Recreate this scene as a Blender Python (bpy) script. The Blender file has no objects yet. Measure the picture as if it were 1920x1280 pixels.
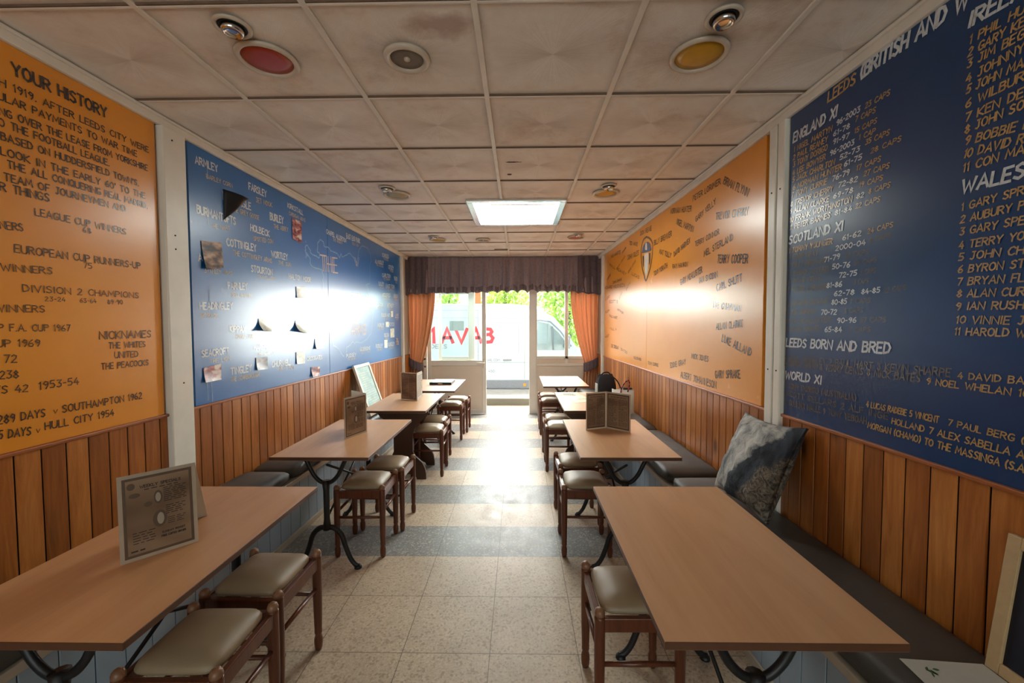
import bpy, math, random
from mathutils import Vector, Matrix
random.seed(7)
SC = bpy.context.scene
COL = SC.collection
PI = math.pi

# ------------------------------------------------------------------ camera
CAM_Z = 1.53
def setup_camera():
    p, y, r = (math.radians(a) for a in (2.27220456, 0.93951799, -0.180774))
    base = Matrix(((1, 0, 0), (0, 0, -1), (0, 1, 0)))
    rx = Matrix(((1, 0, 0), (0, math.cos(p), -math.sin(p)), (0, math.sin(p), math.cos(p))))
    ry = Matrix(((math.cos(y), 0, math.sin(y)), (0, 1, 0), (-math.sin(y), 0, math.cos(y))))
    rz = Matrix(((math.cos(r), -math.sin(r), 0), (math.sin(r), math.cos(r), 0), (0, 0, 1)))
    m = rz @ rx @ ry @ base                     # rows: right, down, forward
    cd = bpy.data.cameras.new('camera')
    cd.sensor_width = 36.0
    cd.lens = 771.48 / 1920 * 36.0
    cd.clip_start = 0.05
    cam = bpy.data.objects.new('camera', cd)
    COL.objects.link(cam)
    rot = Matrix((m[0], -m[1], -m[2])).transposed()
    cam.matrix_world = Matrix.Translation((0, 0, CAM_Z)) @ rot.to_4x4()
    SC.camera = cam
setup_camera()

# ------------------------------------------------------------------ sky, sun, exposure
def setup_world():
    w = bpy.data.worlds.new('World'); SC.world = w
    w.use_nodes = True
    nt = w.node_tree
    bg = nt.nodes['Background']
    tc = nt.nodes.new('ShaderNodeTexCoord')
    sep = nt.nodes.new('ShaderNodeSeparateXYZ')
    rmp = nt.nodes.new('ShaderNodeValToRGB')
    nt.links.new(tc.outputs['Generated'], sep.inputs[0])
    nt.links.new(sep.outputs['Z'], rmp.inputs[0])
    e = rmp.color_ramp.elements
    e[0].position = 0.0; e[0].color = (1.0, 0.99, 0.96, 1)
    e[1].position = 0.6; e[1].color = (0.86, 0.94, 1.0, 1)
    nt.links.new(rmp.outputs[0], bg.inputs['Color'])
    bg.inputs['Strength'].default_value = WORLD
WORLD = 1.25
setup_world()
def setup_sun():
    ld = bpy.data.lights.new('sun', 'SUN')
    ld.energy = 52.0
    ld.angle = math.radians(105)
    ld.color = (1.0, 0.97, 0.93)
    o = bpy.data.objects.new('sun', ld); COL.objects.link(o)
    d = Vector((0.0, -1.0, -0.30)).normalized()     # direction the light travels
    o.rotation_euler = d.to_track_quat('-Z', 'Y').to_euler()
    o.location = (0, 14, 9)
setup_sun()
def setup_rear_fill():
    ld = bpy.data.lights.new('rear_fill', 'AREA')       # unseen fill lamp added behind the viewer, outside the rear opening
    ld.shape = 'RECTANGLE'; ld.size = 3.0; ld.size_y = 1.9; ld.energy = 40.0; ld.color = (1.0, 0.98, 0.95)
    o = bpy.data.objects.new('rear_fill', ld); COL.objects.link(o)
    o.location = (-0.25, -3.3, 1.45); o.rotation_euler = (math.radians(90), 0, 0)
    o.rotation_euler = Vector((0, 1, 0)).to_track_quat('-Z', 'Z').to_euler()
setup_rear_fill()
SKYLIGHT = 13.0
vs = SC.view_settings
vs.view_transform = 'Standard'; vs.look = 'None'
vs.exposure = 0.42; vs.gamma = 1.0; vs.use_curve_mapping = False

# ------------------------------------------------------------------ helpers
class MB:
    """collects verts and faces of one part"""
    def __init__(s): s.v = []; s.f = []; s.mi = []; s.m = 0
    def add(s, vs_, fs):
        b = len(s.v); s.v += [tuple(x) for x in vs_]
        for f in fs: s.f.append(tuple(b + i for i in f)); s.mi.append(s.m)
        return s
    def box(s, x0, x1, y0, y1, z0, z1):
        v = [(x0,y0,z0),(x1,y0,z0),(x1,y1,z0),(x0,y1,z0),(x0,y0,z1),(x1,y0,z1),(x1,y1,z1),(x0,y1,z1)]
        return s.add(v, [(0,3,2,1),(4,5,6,7),(0,1,5,4),(1,2,6,5),(2,3,7,6),(3,0,4,7)])
    def cbox(s, c, d): return s.box(c[0]-d[0]/2,c[0]+d[0]/2,c[1]-d[1]/2,c[1]+d[1]/2,c[2]-d[2]/2,c[2]+d[2]/2)
    def quad(s, a, b, c, d): return s.add([a,b,c,d], [(0,1,2,3)])
    def poly(s, pts): return s.add(pts, [tuple(range(len(pts)))])
    def prism(s, pts, axis, a0, a1):
        """extrude a closed 2-D outline along an axis"""
        n = len(pts)
        def mk(p, a):
            if axis == 0: return (a, p[0], p[1])
            if axis == 1: return (p[0], a, p[1])
            return (p[0], p[1], a)
        v = [mk(p, a0) for p in pts] + [mk(p, a1) for p in pts]
        f = [tuple(range(n)), tuple(range(2*n-1, n-1, -1))]
        for i in range(n):
            j = (i+1) % n
            f.append((i, i+n, j+n, j))
        return s.add(v, f)
    def lathe(s, prof, c=(0,0,0), n=14, axis=2):
        v = []; f = []
        for (r, z) in prof:
            for k in range(n):
                a = 2*PI*k/n
                p = (r*math.cos(a), r*math.sin(a), z)
                if axis == 1: p = (p[0], p[2], p[1])
                if axis == 0: p = (p[2], p[0], p[1])
                v.append((c[0]+p[0], c[1]+p[1], c[2]+p[2]))
        for i in range(len(prof)-1):
            for k in range(n):
                k2 = (k+1) % n
                f.append((i*n+k, i*n+k2, (i+1)*n+k2, (i+1)*n+k))
        f.append(tuple(range(n-1, -1, -1))); f.append(tuple((len(prof)-1)*n+k for k in range(n)))
        return s.add(v, f)
    def tube(s, pts, r, n=8, flat=1.0):
        """round bar through points; r may be a list"""
        pts = [Vector(p) for p in pts]
        rs = r if isinstance(r, (list, tuple)) else [r]*len(pts)
        v = []; f = []
        up = None
        for i, p in enumerate(pts):
            t = (pts[min(i+1, len(pts)-1)] - pts[max(i-1, 0)]).normalized()
            if up is None:
                up = Vector((0,1,0)) if abs(t.y) < 0.9 else Vector((1,0,0))
            a = t.cross(up).normalized(); b = a.cross(t).normalized()
            up = b
            for k in range(n):
                w = 2*PI*k/n
                v.append(p + a*math.cos(w)*rs[i] + b*math.sin(w)*rs[i]*flat)
        for i in range(len(pts)-1):
            for k in range(n):
                k2 = (k+1) % n
                f.append((i*n+k, i*n+k2, (i+1)*n+k2, (i+1)*n+k))
        f.append(tuple(range(n-1, -1, -1))); f.append(tuple((len(pts)-1)*n+k for k in range(n)))
        return s.add(v, f)
    def grid(s, nu, nv, fn, close=False):
        b = [fn(i/nu, j/nv) for j in range(nv+1) for i in range(nu+1)]
        f = [(j*(nu+1)+i, j*(nu+1)+i+1, (j+1)*(nu+1)+i+1, (j+1)*(nu+1)+i) for j in range(nv) for i in range(nu)]
        return s.add(b, f)
    def build(s, name, mats, parent=None, smooth=False, bevel=0.0, loc=None, segs=2):
        me = bpy.data.meshes.new(name)
        me.from_pydata(s.v, [], s.f); me.update()
        if not isinstance(mats, (list, tuple)): mats = [mats]
        for m in mats: me.materials.append(m)
        if len(mats) > 1:
            me.polygons.foreach_set('material_index', s.mi)
        if smooth: me.polygons.foreach_set('use_smooth', [True]*len(me.polygons))
        o = bpy.data.objects.new(name, me); COL.objects.link(o)
        if parent: o.parent = parent
        if loc: o.location = loc
        if bevel:
            b = o.modifiers.new('bevel', 'BEVEL'); b.width = bevel; b.segments = segs
            b.limit_method = 'ANGLE'; b.angle_limit = math.radians(40)
        return o
def smooth_pts(pts, n=4):
    """Catmull-Rom through points"""
    P = [Vector(p) for p in pts]; out = []
    for i in range(len(P)-1):
        p0 = P[max(i-1,0)]; p1 = P[i]; p2 = P[i+1]; p3 = P[min(i+2,len(P)-1)]
        for k in range(n):
            t = k/n
            out.append(0.5*((2*p1)+(p2-p0)*t+(2*p0-5*p1+4*p2-p3)*t*t+(3*p1-p0-3*p2+p3)*t**3))
    out.append(P[-1]); return out
def tag(o, label, cat, group=None):
    o['label'] = label; o['category'] = cat
    if group: o['group'] = group
    return o
def thing(name, label, cat, loc=(0,0,0), rotz=0.0, group=None):
    o = bpy.data.objects.new(name, None); COL.objects.link(o)
    o.empty_display_size = 0.1
    o.location = loc; o.rotation_euler = (0, 0, rotz)
    return tag(o, label, cat, group)
def struct(o): o['kind'] = 'structure'; return o
def dup(root, loc, rotz, label, group=None):
    r = root.copy(); COL.objects.link(r); r.location = loc; r.rotation_euler = (0,0,rotz); r['label'] = label
    if group: r['group'] = group
    for ch in list(root.children):
        c = ch.copy(); COL.objects.link(c); c.parent = r
        for g in list(ch.children):
            d = g.copy(); COL.objects.link(d); d.parent = c
    return r
def pad(mb, cx, cy, z0, z1, lx, ly, dome=0.02, ex=8, n=18, edge=0.02):
    """soft cushion: rounded plan, bulging top"""
    rings = []
    def outline(sx, sy):
        out = []
        for k in range(n*4):
            a = 2*PI*k/(n*4)
            c, s_ = math.cos(a), math.sin(a)
            r = (abs(c)**ex + abs(s_)**ex) ** (-1/ex)
            out.append((c*r*sx, s_*r*sy))
        return out
    levels = [(1-0.012/lx*2, z0), (1.0, z0+edge*0.5), (1.0, z1-edge), (1-edge*0.35/min(lx,ly)*2, z1-edge*0.35), (1-edge*1.1/min(lx,ly)*2, z1), (0.72, z1+dome*0.55), (0.4, z1+dome*0.9), (0.12, z1+dome), (0.001, z1+dome)]
    v = []; f = []; m = n*4
    for (s_, z) in levels:
        for (x, y) in outline(lx/2*s_, ly/2*s_): v.append((cx+x, cy+y, z))
    for i in range(len(levels)-1):
        for k in range(m):
            k2 = (k+1) % m
            f.append((i*m+k, i*m+k2, (i+1)*m+k2, (i+1)*m+k))
    f.append(tuple(range(m-1, -1, -1)))
    mb.add(v, f)

# ------------------------------------------------------------------ materials
def new_mat(name):
    m = bpy.data.materials.new(name); m.use_nodes = True
    return m, m.node_tree, m.node_tree.nodes['Principled BSDF']
class NT:
    """small node-graph writer"""
    def __init__(s, nt): s.nt = nt
    def n(s, t, **kw):
        x = s.nt.nodes.new(t)
        for k, v in kw.items(): setattr(x, k, v)
        return x
    def l(s, a, b): s.nt.links.new(a, b)
    def val(s, sock, v):
        if isinstance(v, (int, float)): sock.default_value = v
        elif isinstance(v, tuple): sock.default_value = v
        else: s.l(v, sock)
    def math(s, op, a, b=0.0, c=None):
        x = s.n('ShaderNodeMath', operation=op)
        s.val(x.inputs[0], a); s.val(x.inputs[1], b)
        if c is not None: s.val(x.inputs[2], c)
        return x.outputs[0]
    def coord(s, kind='Object'): return s.n('ShaderNodeTexCoord').outputs[kind]
    def sep(s, v):
        x = s.n('ShaderNodeSeparateXYZ'); s.l(v, x.inputs[0]); return x.outputs
    def comb(s, x=0.0, y=0.0, z=0.0):
        c = s.n('ShaderNodeCombineXYZ')
        for i, v in enumerate((x, y, z)): s.val(c.inputs[i], v)
        return c.outputs[0]
    def mapping(s, v, scale=(1,1,1), loc=(0,0,0), rot=(0,0,0)):
        m = s.n('ShaderNodeMapping'); s.l(v, m.inputs[0])
        m.inputs['Scale'].default_value = scale; m.inputs['Location'].default_value = loc; m.inputs['Rotation'].default_value = rot
        return m.outputs[0]
    def noise(s, v, scale=5.0, detail=4.0, rough=0.6, dist=0.0):
        x = s.n('ShaderNodeTexNoise'); s.l(v, x.inputs['Vector'])
        x.inputs['Scale'].default_value = scale; x.inputs['Detail'].default_value = detail
        x.inputs['Roughness'].default_value = rough; x.inputs['Distortion'].default_value = dist
        return x.outputs['Fac']
    def voro(s, v, scale=5.0, feature='F1', out='Distance', rnd=1.0):
        x = s.n('ShaderNodeTexVoronoi', feature=feature); s.l(v, x.inputs['Vector'])
        x.inputs['Scale'].default_value = scale; x.inputs['Randomness'].default_value = rnd
        return x.outputs[out]
    def white(s, v):
        x = s.n('ShaderNodeTexWhiteNoise', noise_dimensions='1D'); s.val(x.inputs['W'], v); return x.outputs['Value']
    def ramp(s, v, stops):
        x = s.n('ShaderNodeValToRGB'); s.val(x.inputs[0], v)
        e = x.color_ramp.elements
        while len(e) < len(stops): e.new(0.5)
        for i, (p, c) in enumerate(stops):
            e[i].position = p
            e[i].color = (c, c, c, 1) if isinstance(c, (int, float)) else (*c, 1)
        return x.outputs[0]
    def mix(s, f, a, b, mode='MIX'):
        x = s.n('ShaderNodeMix', data_type='RGBA', blend_type=mode)
        s.val(x.inputs[0], f)
        for sock, v in ((x.inputs[6], a), (x.inputs[7], b)):
            s.val(sock, (*v, 1) if isinstance(v, tuple) and len(v) == 3 else v)
        return x.outputs[2]
    def bump(s, h, strength=0.3, dist=0.01):
        b = s.n('ShaderNodeBump'); b.inputs['Strength'].default_value = strength; b.inputs['Distance'].default_value = dist
        s.l(h, b.inputs['Height']); return b.outputs[0]
def srgb(r, g, b):
    f = lambda c: (c/255/12.92) if c/255 <= 0.04045 else ((c/255+0.055)/1.055)**2.4
    return (f(r), f(g), f(b))
def plain(name, col, rough=0.5, metal=0.0, var=0.08, scale=30.0, bump=0.0, spec=0.5):
    m, nt, p = new_mat(name); g = NT(nt)
    n = g.noise(g.coord(), scale, 4)
    c2 = tuple(c*(1-var) for c in col); c1 = tuple(min(1, c*(1+var)) for c in col)
    g.l(g.ramp(n, [(0.3, c2), (0.7, c1)]), p.inputs['Base Color'])
    p.inputs['Roughness'].default_value = rough; p.inputs['Metallic'].default_value = metal
    p.inputs['Specular IOR Level'].default_value = spec
    if bump: g.l(g.bump(n, bump, 0.004), p.inputs['Normal'])
    return m
M = {}
def mats():
    M['white'] = plain('white_paint', srgb(232, 226, 214), 0.35, var=0.04, scale=8)
    M['trim'] = plain('cornice_paint', srgb(232, 224, 212), 0.45, var=0.06, scale=6)
    M['alu'] = plain('white_aluminium', srgb(226, 220, 208), 0.3, var=0.03, scale=5)
    M['panel'] = plain('beige_door_panel', srgb(222, 208, 190), 0.42, var=0.03, scale=4)
    M['iron'] = plain('black_cast_iron', srgb(22, 23, 25), 0.45, var=0.25, scale=60, bump=0.15)
    M['black'] = plain('black_plastic', srgb(24, 24, 26), 0.4)
    M['black_fabric'] = plain('black_bag_fabric', srgb(26, 23, 27), 0.8, var=0.3, scale=120, bump=0.2)
    M['chrome'] = plain('chrome', (0.72, 0.70, 0.68), 0.18, metal=1.0, var=0.02)
    M['steel'] = plain('polished_aluminium', (0.78, 0.80, 0.82), 0.2, metal=1.0, var=0.04, scale=14)
    M['ring'] = plain('light_ring_enamel', srgb(206, 192, 174), 0.3, var=0.04)
    M['joint'] = plain('ceiling_joint_brown', srgb(112, 90, 74), 0.8, var=0.2, scale=12)  # dark brown strip beside each white cross bar
    M['dark'] = plain('dark_recess', srgb(30, 26, 24), 0.6)
    M['wall'] = plain('wall_plaster', srgb(196, 186, 170), 0.8, var=0.04, scale=3)
    M['skirt'] = plain('bench_lip_paint', srgb(176, 164, 146), 0.4, var=0.06, scale=9)
    M['lpaper'] = plain('white_paper', srgb(228, 224, 214), 0.6, var=0.03)
    M['ink'] = plain('dark_ink', srgb(40, 34, 32), 0.6)
    M['ink_soft'] = plain('faded_ink', srgb(112, 92, 78), 0.6)
    M['mdf'] = plain('pale_mdf_frame', srgb(190, 160, 118), 0.5, var=0.06, scale=40)
    M['cream'] = plain('cream_frame', srgb(222, 208, 180), 0.45, var=0.05)
    M['letter_white'] = plain('white_sign_paint', srgb(214, 222, 228), 0.25, var=0.18, scale=60)
    M['letter_gold'] = plain('gold_sign_paint', srgb(192, 154, 98), 0.25, var=0.25, scale=60)
    M['letter_faded'] = plain('worn_gold_sign_paint', srgb(104, 98, 92), 0.25, var=0.3, scale=40)
    M['letter_pub'] = plain('dull_gold_sign_paint', srgb(200, 188, 164), 0.25, var=0.25, scale=60)
    M['letter_black'] = plain('dark_blue_sign_paint', srgb(60, 46, 44), 0.25, var=0.3, scale=50)
    M['letter_pink'] = plain('pink_outline_sign_paint', srgb(216, 196, 190), 0.25, var=0.15)
    M['map_line'] = plain('pale_blue_sign_paint', srgb(140, 180, 216), 0.25, var=0.1)
    M['crest_blue'] = plain('crest_blue_paint', srgb(62, 92, 130), 0.25)
    M['crest_white'] = plain('crest_white_paint', srgb(226, 214, 196), 0.25)
    M['crest_dark'] = plain('crest_dark_outline', srgb(92, 70, 56), 0.25)
    for k_ in ('letter_white','letter_gold','letter_faded','letter_pub','letter_black','letter_pink','map_line','crest_blue','crest_white','crest_dark'):
        b_ = M[k_].node_tree.nodes['Principled BSDF'].inputs
        b_['Specular IOR Level'].default_value = 0.6; b_['Coat Weight'].default_value = 0.5; b_['Coat IOR'].default_value = 1.8; b_['Coat Roughness'].default_value = 0.25
    M['red_lens'] = plain('red_light_lens', srgb(176, 68, 42), 0.35, var=0.06)
    M['yellow_lens'] = plain('amber_light_lens', srgb(200, 152, 30), 0.3, var=0.08, scale=14)
    M['pale_lens'] = plain('pale_green_light_lens', srgb(168, 156, 112), 0.3, var=0.05)
    M['grille'] = plain('speaker_grille', srgb(120, 108, 94), 0.6, var=0.2, scale=200)
    M['tyre'] = plain('tyre_rubber', srgb(30, 30, 32), 0.8)
    M['van'] = plain('van_white_paint', srgb(178, 198, 206), 0.25, var=0.01)
    M['van_dark'] = plain('van_grey_moulding', srgb(120, 128, 138), 0.6)
    M['seam'] = plain('van_seam', srgb(140, 155, 165), 0.6)
    M['red_letter'] = plain('van_red_vinyl', srgb(196, 52, 66), 0.5)
    M['grey_letter'] = plain('van_grey_vinyl', srgb(120, 120, 130), 0.5)
    M['autoglass'] = plain('tinted_glass', srgb(120, 140, 148), 0.08, var=0.2, scale=3)
    M['orange_post'] = plain('orange_wall_paint', srgb(224, 106, 60), 0.6)
    M['pavement'] = plain('pale_pavement', srgb(158, 156, 150), 0.8, var=0.08, scale=12)
    M['kerb'] = plain('dark_granite_step', srgb(92, 92, 84), 0.7, var=0.4, scale=160)
    M['bark'] = plain('bark', srgb(92, 74, 58), 0.9)
    M['tape'] = plain('masking_tape', srgb(226, 222, 210), 0.6)
    M['notice'] = plain('grey_vent', srgb(120, 134, 138), 0.6)
    M['pink_paper'] = plain('pinkish_leaflet', srgb(232, 190, 168), 0.5)
    M['green_paper'] = plain('pale_green_leaflet', srgb(222, 224, 184), 0.5, var=0.1, scale=40)
    M['green_ink'] = plain('green_leaf_print', srgb(66, 104, 66), 0.6)

    # painted boards: glossy paint with wipe marks
    def board(name, c1, c2, rough, coat=0.5):
        m, nt, p = new_mat(name); g = NT(nt); co = g.coord()
        big = g.noise(co, 1.6, 5, 0.6)
        streak = g.noise(co, 5, 4, 0.6)
        g.l(g.mix(big, c1, c2), p.inputs['Base Color'])
        g.l(g.ramp(streak, [(0.3, rough), (0.75, rough+0.012)]), p.inputs['Roughness'])
        p.inputs['Specular IOR Level'].default_value = 0.6
        p.inputs['Coat Weight'].default_value = coat; p.inputs['Coat IOR'].default_value = 1.8
        g.l(g.ramp(streak, [(0.3, rough-0.03), (0.75, rough-0.015)]), p.inputs['Coat Roughness'])
        g.l(g.bump(g.noise(co, 14, 3), 0.012, 0.01), p.inputs['Normal'])
        return m
    M['blue'] = board('blue_board_paint', srgb(6, 92, 164), srgb(20, 116, 192), 0.29)
    M['blue_dark'] = board('dark_blue_board_paint', srgb(2, 50, 98), srgb(4, 62, 116), 0.28, 0.15)
    M['orange'] = board('orange_board_paint', srgb(222, 132, 10), srgb(246, 164, 30), 0.29)

    # varnished pine boards
    def wood(name, cols, axis='Z', pitch=0.09, across='Y', rough=0.3, grain=1.0, knots=True, bumpy=0.08):
        m, nt, p = new_mat(name); g = NT(nt); co = g.coord()
        X, Y, Z = g.sep(co)
        A = {'X': X, 'Y': Y, 'Z': Z}[across]
        idx = g.math('FLOOR', g.math('DIVIDE', A, pitch)) if pitch else 0.0
        rnd = g.white(idx) if pitch else 0.5
        off = g.math('MULTIPLY', rnd, 37.0)
        sc = {'X': (0.09, 1, 1), 'Y': (1, 0.09, 1), 'Z': (1, 1, 0.09)}[axis]
        v = g.n('ShaderNodeVectorMath', operation='ADD'); g.l(g.mapping(co, sc), v.inputs[0]); g.l(g.comb(off, off, off), v.inputs[1])
        gr = g.noise(v.outputs[0], 22*grain, 6, 0.65, 1.4)
        fine = g.noise(v.outputs[0], 110*grain, 3, 0.6)
        t = g.math('MULTIPLY_ADD', rnd, 0.28, g.math('MULTIPLY_ADD', fine, 0.16, g.math('MULTIPLY', gr, 0.62)))
        c = g.ramp(t, [(0.26, cols[0]), (0.52, cols[1]), (0.8, cols[2])])
        if knots:
            ks = {'X': (0.35, 1, 1), 'Y': (1, 0.35, 1), 'Z': (1, 1, 0.45)}[axis]
            v2 = g.n('ShaderNodeVectorMath', operation='ADD'); g.l(g.mapping(co, ks), v2.inputs[0]); g.l(g.comb(off, off, off), v2.inputs[1])
            kd = g.voro(v2.outputs[0], 4.2)
            k = g.ramp(g.math('MULTIPLY_ADD', fine, 0.06, kd), [(0.08, 1.0), (0.17, 0.0)])
            c = g.mix(g.math('MULTIPLY', k, 0.8), c, cols[3])
        g.l(c, p.inputs['Base Color'])
        p.inputs['Roughness'].default_value = rough
        g.l(g.bump(gr, bumpy, 0.003), p.inputs['Normal'])
        return m
    M['pine'] = wood('varnished_pine', (srgb(116, 62, 22), srgb(166, 96, 38), srgb(208, 136, 66), srgb(54, 28, 12)), rough=0.34)
    M['pine_x'] = wood('pine_cap_rail', (srgb(120, 60, 26), srgb(164, 92, 46), srgb(194, 124, 72), srgb(70, 34, 16)), axis='Y', pitch=0, rough=0.35, knots=False)
    M['stool'] = wood('stained_beech', (srgb(62, 30, 18), srgb(96, 50, 30), srgb(126, 70, 44), srgb(40, 20, 10)), pitch=0, rough=0.28, knots=False, grain=1.6)
    M['worn'] = wood('worn_beech', (srgb(96, 62, 42), srgb(132, 92, 66), srgb(158, 116, 86), srgb(60, 40, 30)), pitch=0, rough=0.4, knots=False, grain=1.6)
    M['trestle'] = wood('dark_brown_panel', (srgb(62, 38, 24), srgb(78, 50, 32), srgb(92, 60, 38), srgb(40, 20, 10)), pitch=0, rough=0.4, knots=False)
    M['laminate'] = wood('beech_laminate', (srgb(192, 142, 102), srgb(210, 160, 116), srgb(222, 176, 132), srgb(120, 80, 50)), axis='Y', pitch=0, rough=0.42, knots=False, grain=0.35, bumpy=0.01)
    M['edge'] = plain('laminate_edge_band', srgb(88, 54, 34), 0.45, var=0.12)
    M['groove'] = plain('board_joint', srgb(26, 14, 8), 0.8)
    M['tg'] = plain('pale_blue_bench_paint', srgb(150, 166, 180), 0.45, var=0.05, scale=5)
    M['tg_joint'] = plain('bench_joint', srgb(84, 96, 108), 0.7)

    # floor: 40 cm terrazzo tiles, beige with grey cross bands
    m, nt, p = new_mat('terrazzo_tiles'); g = NT(nt); co = g.coord(); X, Y, Z = g.sep(co)
    ty = g.math('DIVIDE', g.math('SUBTRACT', Y, 2.665), 0.4035)
    tx = g.math('DIVIDE', g.math('SUBTRACT', X, 0.272), 0.411)
    row = g.math('FLOOR', ty)
    odd = g.math('COMPARE', g.math('MODULO', g.math('ADD', row, 100.0), 2.0), 0.0, 0.1)
    grey = g.math('MULTIPLY', odd, g.math('GREATER_THAN', row, -0.5))
    grey = g.math('MULTIPLY', grey, g.math('LESS_THAN', row, 10.5))
    fx = g.math('FRACT', tx); fy = g.math('FRACT', ty)
    ex = g.math('MINIMUM', fx, g.math('SUBTRACT', 1.0, fx)); ey = g.math('MINIMUM', fy, g.math('SUBTRACT', 1.0, fy))
    joint = g.math('LESS_THAN', g.math('MINIMUM', ex, ey), 0.0045)
    tile_rnd = g.white(g.math('MULTIPLY_ADD', row, 13.7, g.math('FLOOR', tx)))
    chip = g.voro(co, 95.0, out='Color')
    chip2 = g.noise(co, 85, 4, 0.75)
    dirt = g.noise(co, 2.2, 6, 0.6)
    cb = g.ramp(chip2, [(0.3, srgb(178, 156, 132)), (0.5, srgb(204, 184, 158)), (0.72, srgb(220, 202, 178))])
    cg = g.ramp(chip2, [(0.3, srgb(116, 118, 117)), (0.52, srgb(136, 139, 138)), (0.74, srgb(154, 156, 153))])
    c = g.mix(grey, cb, cg)
    chipbw = g.n('ShaderNodeRGBToBW'); g.l(chip, chipbw.inputs[0])
    c = g.mix(g.math('MULTIPLY', g.math('GREATER_THAN', chipbw.outputs[0], 0.72), 0.30), c, srgb(226, 214, 194))
    c = g.mix(g.math('MULTIPLY', g.math('LESS_THAN', chipbw.outputs[0], 0.26), 0.32), c, srgb(110, 88, 68))
    c = g.mix(g.math('MULTIPLY', g.ramp(dirt, [(0.4, 0.0), (0.7, 1.0)]), 0.30), c, srgb(112, 98, 82))
    c = g.mix(g.math('MULTIPLY', tile_rnd, 0.14), c, srgb(120, 110, 98))
    c = g.mix(g.math('MULTIPLY', joint, 0.75), c, srgb(84, 74, 62))
    g.l(c, p.inputs['Base Color'])
    g.l(g.ramp(g.noise(co, 9, 5), [(0.3, 0.34), (0.7, 0.5)]), p.inputs['Roughness'])
    p.inputs['Specular IOR Level'].default_value = 0.32
    hgt = g.math('SUBTRACT', g.math('MULTIPLY', chip2, 0.12), joint)
    g.l(g.bump(hgt, 0.2, 0.002), p.inputs['Normal'])
    M['floor'] = m

    # pressed fibre ceiling tiles with nicotine-brown dirt and shading lobes painted in
    m, nt, p = new_mat('ceiling_tiles'); g = NT(nt); co = g.coord(); X, Y, Z = g.sep(co)
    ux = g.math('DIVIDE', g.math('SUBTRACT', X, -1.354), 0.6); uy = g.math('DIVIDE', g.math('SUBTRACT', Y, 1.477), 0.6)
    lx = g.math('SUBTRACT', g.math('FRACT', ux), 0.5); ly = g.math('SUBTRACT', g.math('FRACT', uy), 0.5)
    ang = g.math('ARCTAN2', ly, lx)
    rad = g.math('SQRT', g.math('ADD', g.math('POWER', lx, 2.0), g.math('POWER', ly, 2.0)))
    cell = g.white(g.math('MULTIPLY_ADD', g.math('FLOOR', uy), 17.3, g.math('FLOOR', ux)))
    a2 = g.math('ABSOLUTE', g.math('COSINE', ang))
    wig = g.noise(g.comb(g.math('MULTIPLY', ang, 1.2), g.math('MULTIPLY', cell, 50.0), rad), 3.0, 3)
    lobe_shade = g.math('MULTIPLY', g.ramp(g.math('MULTIPLY', a2, g.math('MULTIPLY_ADD', wig, 0.5, 0.75)), [(0.62, 0.0), (1.0, 1.0)]), g.ramp(rad, [(0.0, 0.9), (0.46, 0.25)]))
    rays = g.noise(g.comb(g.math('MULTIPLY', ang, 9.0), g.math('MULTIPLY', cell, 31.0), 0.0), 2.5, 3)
    blot = g.noise(co, 2.1, 7, 0.62, 0.3)
    fine = g.noise(co, 150, 3, 0.7)
    med = g.noise(co, 9, 5, 0.65)
    c = g.ramp(g.math('MULTIPLY_ADD', med, 0.35, g.math('MULTIPLY', blot, 0.65)), [(0.30, srgb(204, 184, 168)), (0.46, srgb(236, 226, 216)), (0.66, srgb(247, 243, 237))])
    c = g.mix(g.math('MULTIPLY', lobe_shade, 0.5), c, srgb(178, 156, 138))  # light and dark of the embossing painted into the tile colour
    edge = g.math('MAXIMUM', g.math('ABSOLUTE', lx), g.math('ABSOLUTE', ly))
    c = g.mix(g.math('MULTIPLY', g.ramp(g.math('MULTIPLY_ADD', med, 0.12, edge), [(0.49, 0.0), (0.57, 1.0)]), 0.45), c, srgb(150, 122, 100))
    c = g.mix(g.math('MULTIPLY', g.ramp(rays, [(0.45, 0.0), (0.65, 1.0)]), g.math('MULTIPLY', g.ramp(rad, [(0.05, 1.0), (0.4, 0.0)]), 0.22)), c, srgb(170, 148, 130))  # ray shading of the embossing, painted into the colour too
    # water stain near the middle speaker
    sx = g.math('DIVIDE', g.math('SUBTRACT', X, -0.29), 0.17); sy = g.math('DIVIDE', g.math('SUBTRACT', Y, 1.60), 0.085)
    sd = g.math('ADD', g.math('SQRT', g.math('ADD', g.math('POWER', sx, 2.0), g.math('POWER', sy, 2.0))), g.math('MULTIPLY_ADD', g.noise(co, 14, 5), 1.2, -0.6))
    c = g.mix(g.ramp(sd, [(0.3, 0.6), (1.0, 0.0)]), c, srgb(150, 104, 84))
    wob = g.math('MULTIPLY_ADD', g.noise(co, 40, 4), 1.6, -0.8)
    spots = []
    for (px, py, rx, ry) in ((-0.036, 2.915, 0.06, 0.012), (-0.068, 3.150, 0.022, 0.026)):
        e2 = g.math('ADD', g.math('POWER', g.math('DIVIDE', g.math('SUBTRACT', X, px), rx), 2.0), g.math('POWER', g.math('DIVIDE', g.math('SUBTRACT', Y, py), ry), 2.0))
        spots.append(g.math('LESS_THAN', g.math('ADD', g.math('SQRT', e2), wob), 0.8))
    spot = g.math('MAXIMUM', spots[0], spots[1])
    c = g.mix(spot, c, srgb(44, 30, 24))
    g.l(c, p.inputs['Base Color']); p.inputs['Roughness'].default_value = 0.75
    h = g.math('MULTIPLY_ADD', rays, 0.6, g.math('MULTIPLY', fine, 0.5))
    g.l(g.bump(h, 0.45, 0.004), p.inputs['Normal'])
    M['ceiling'] = m

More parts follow.
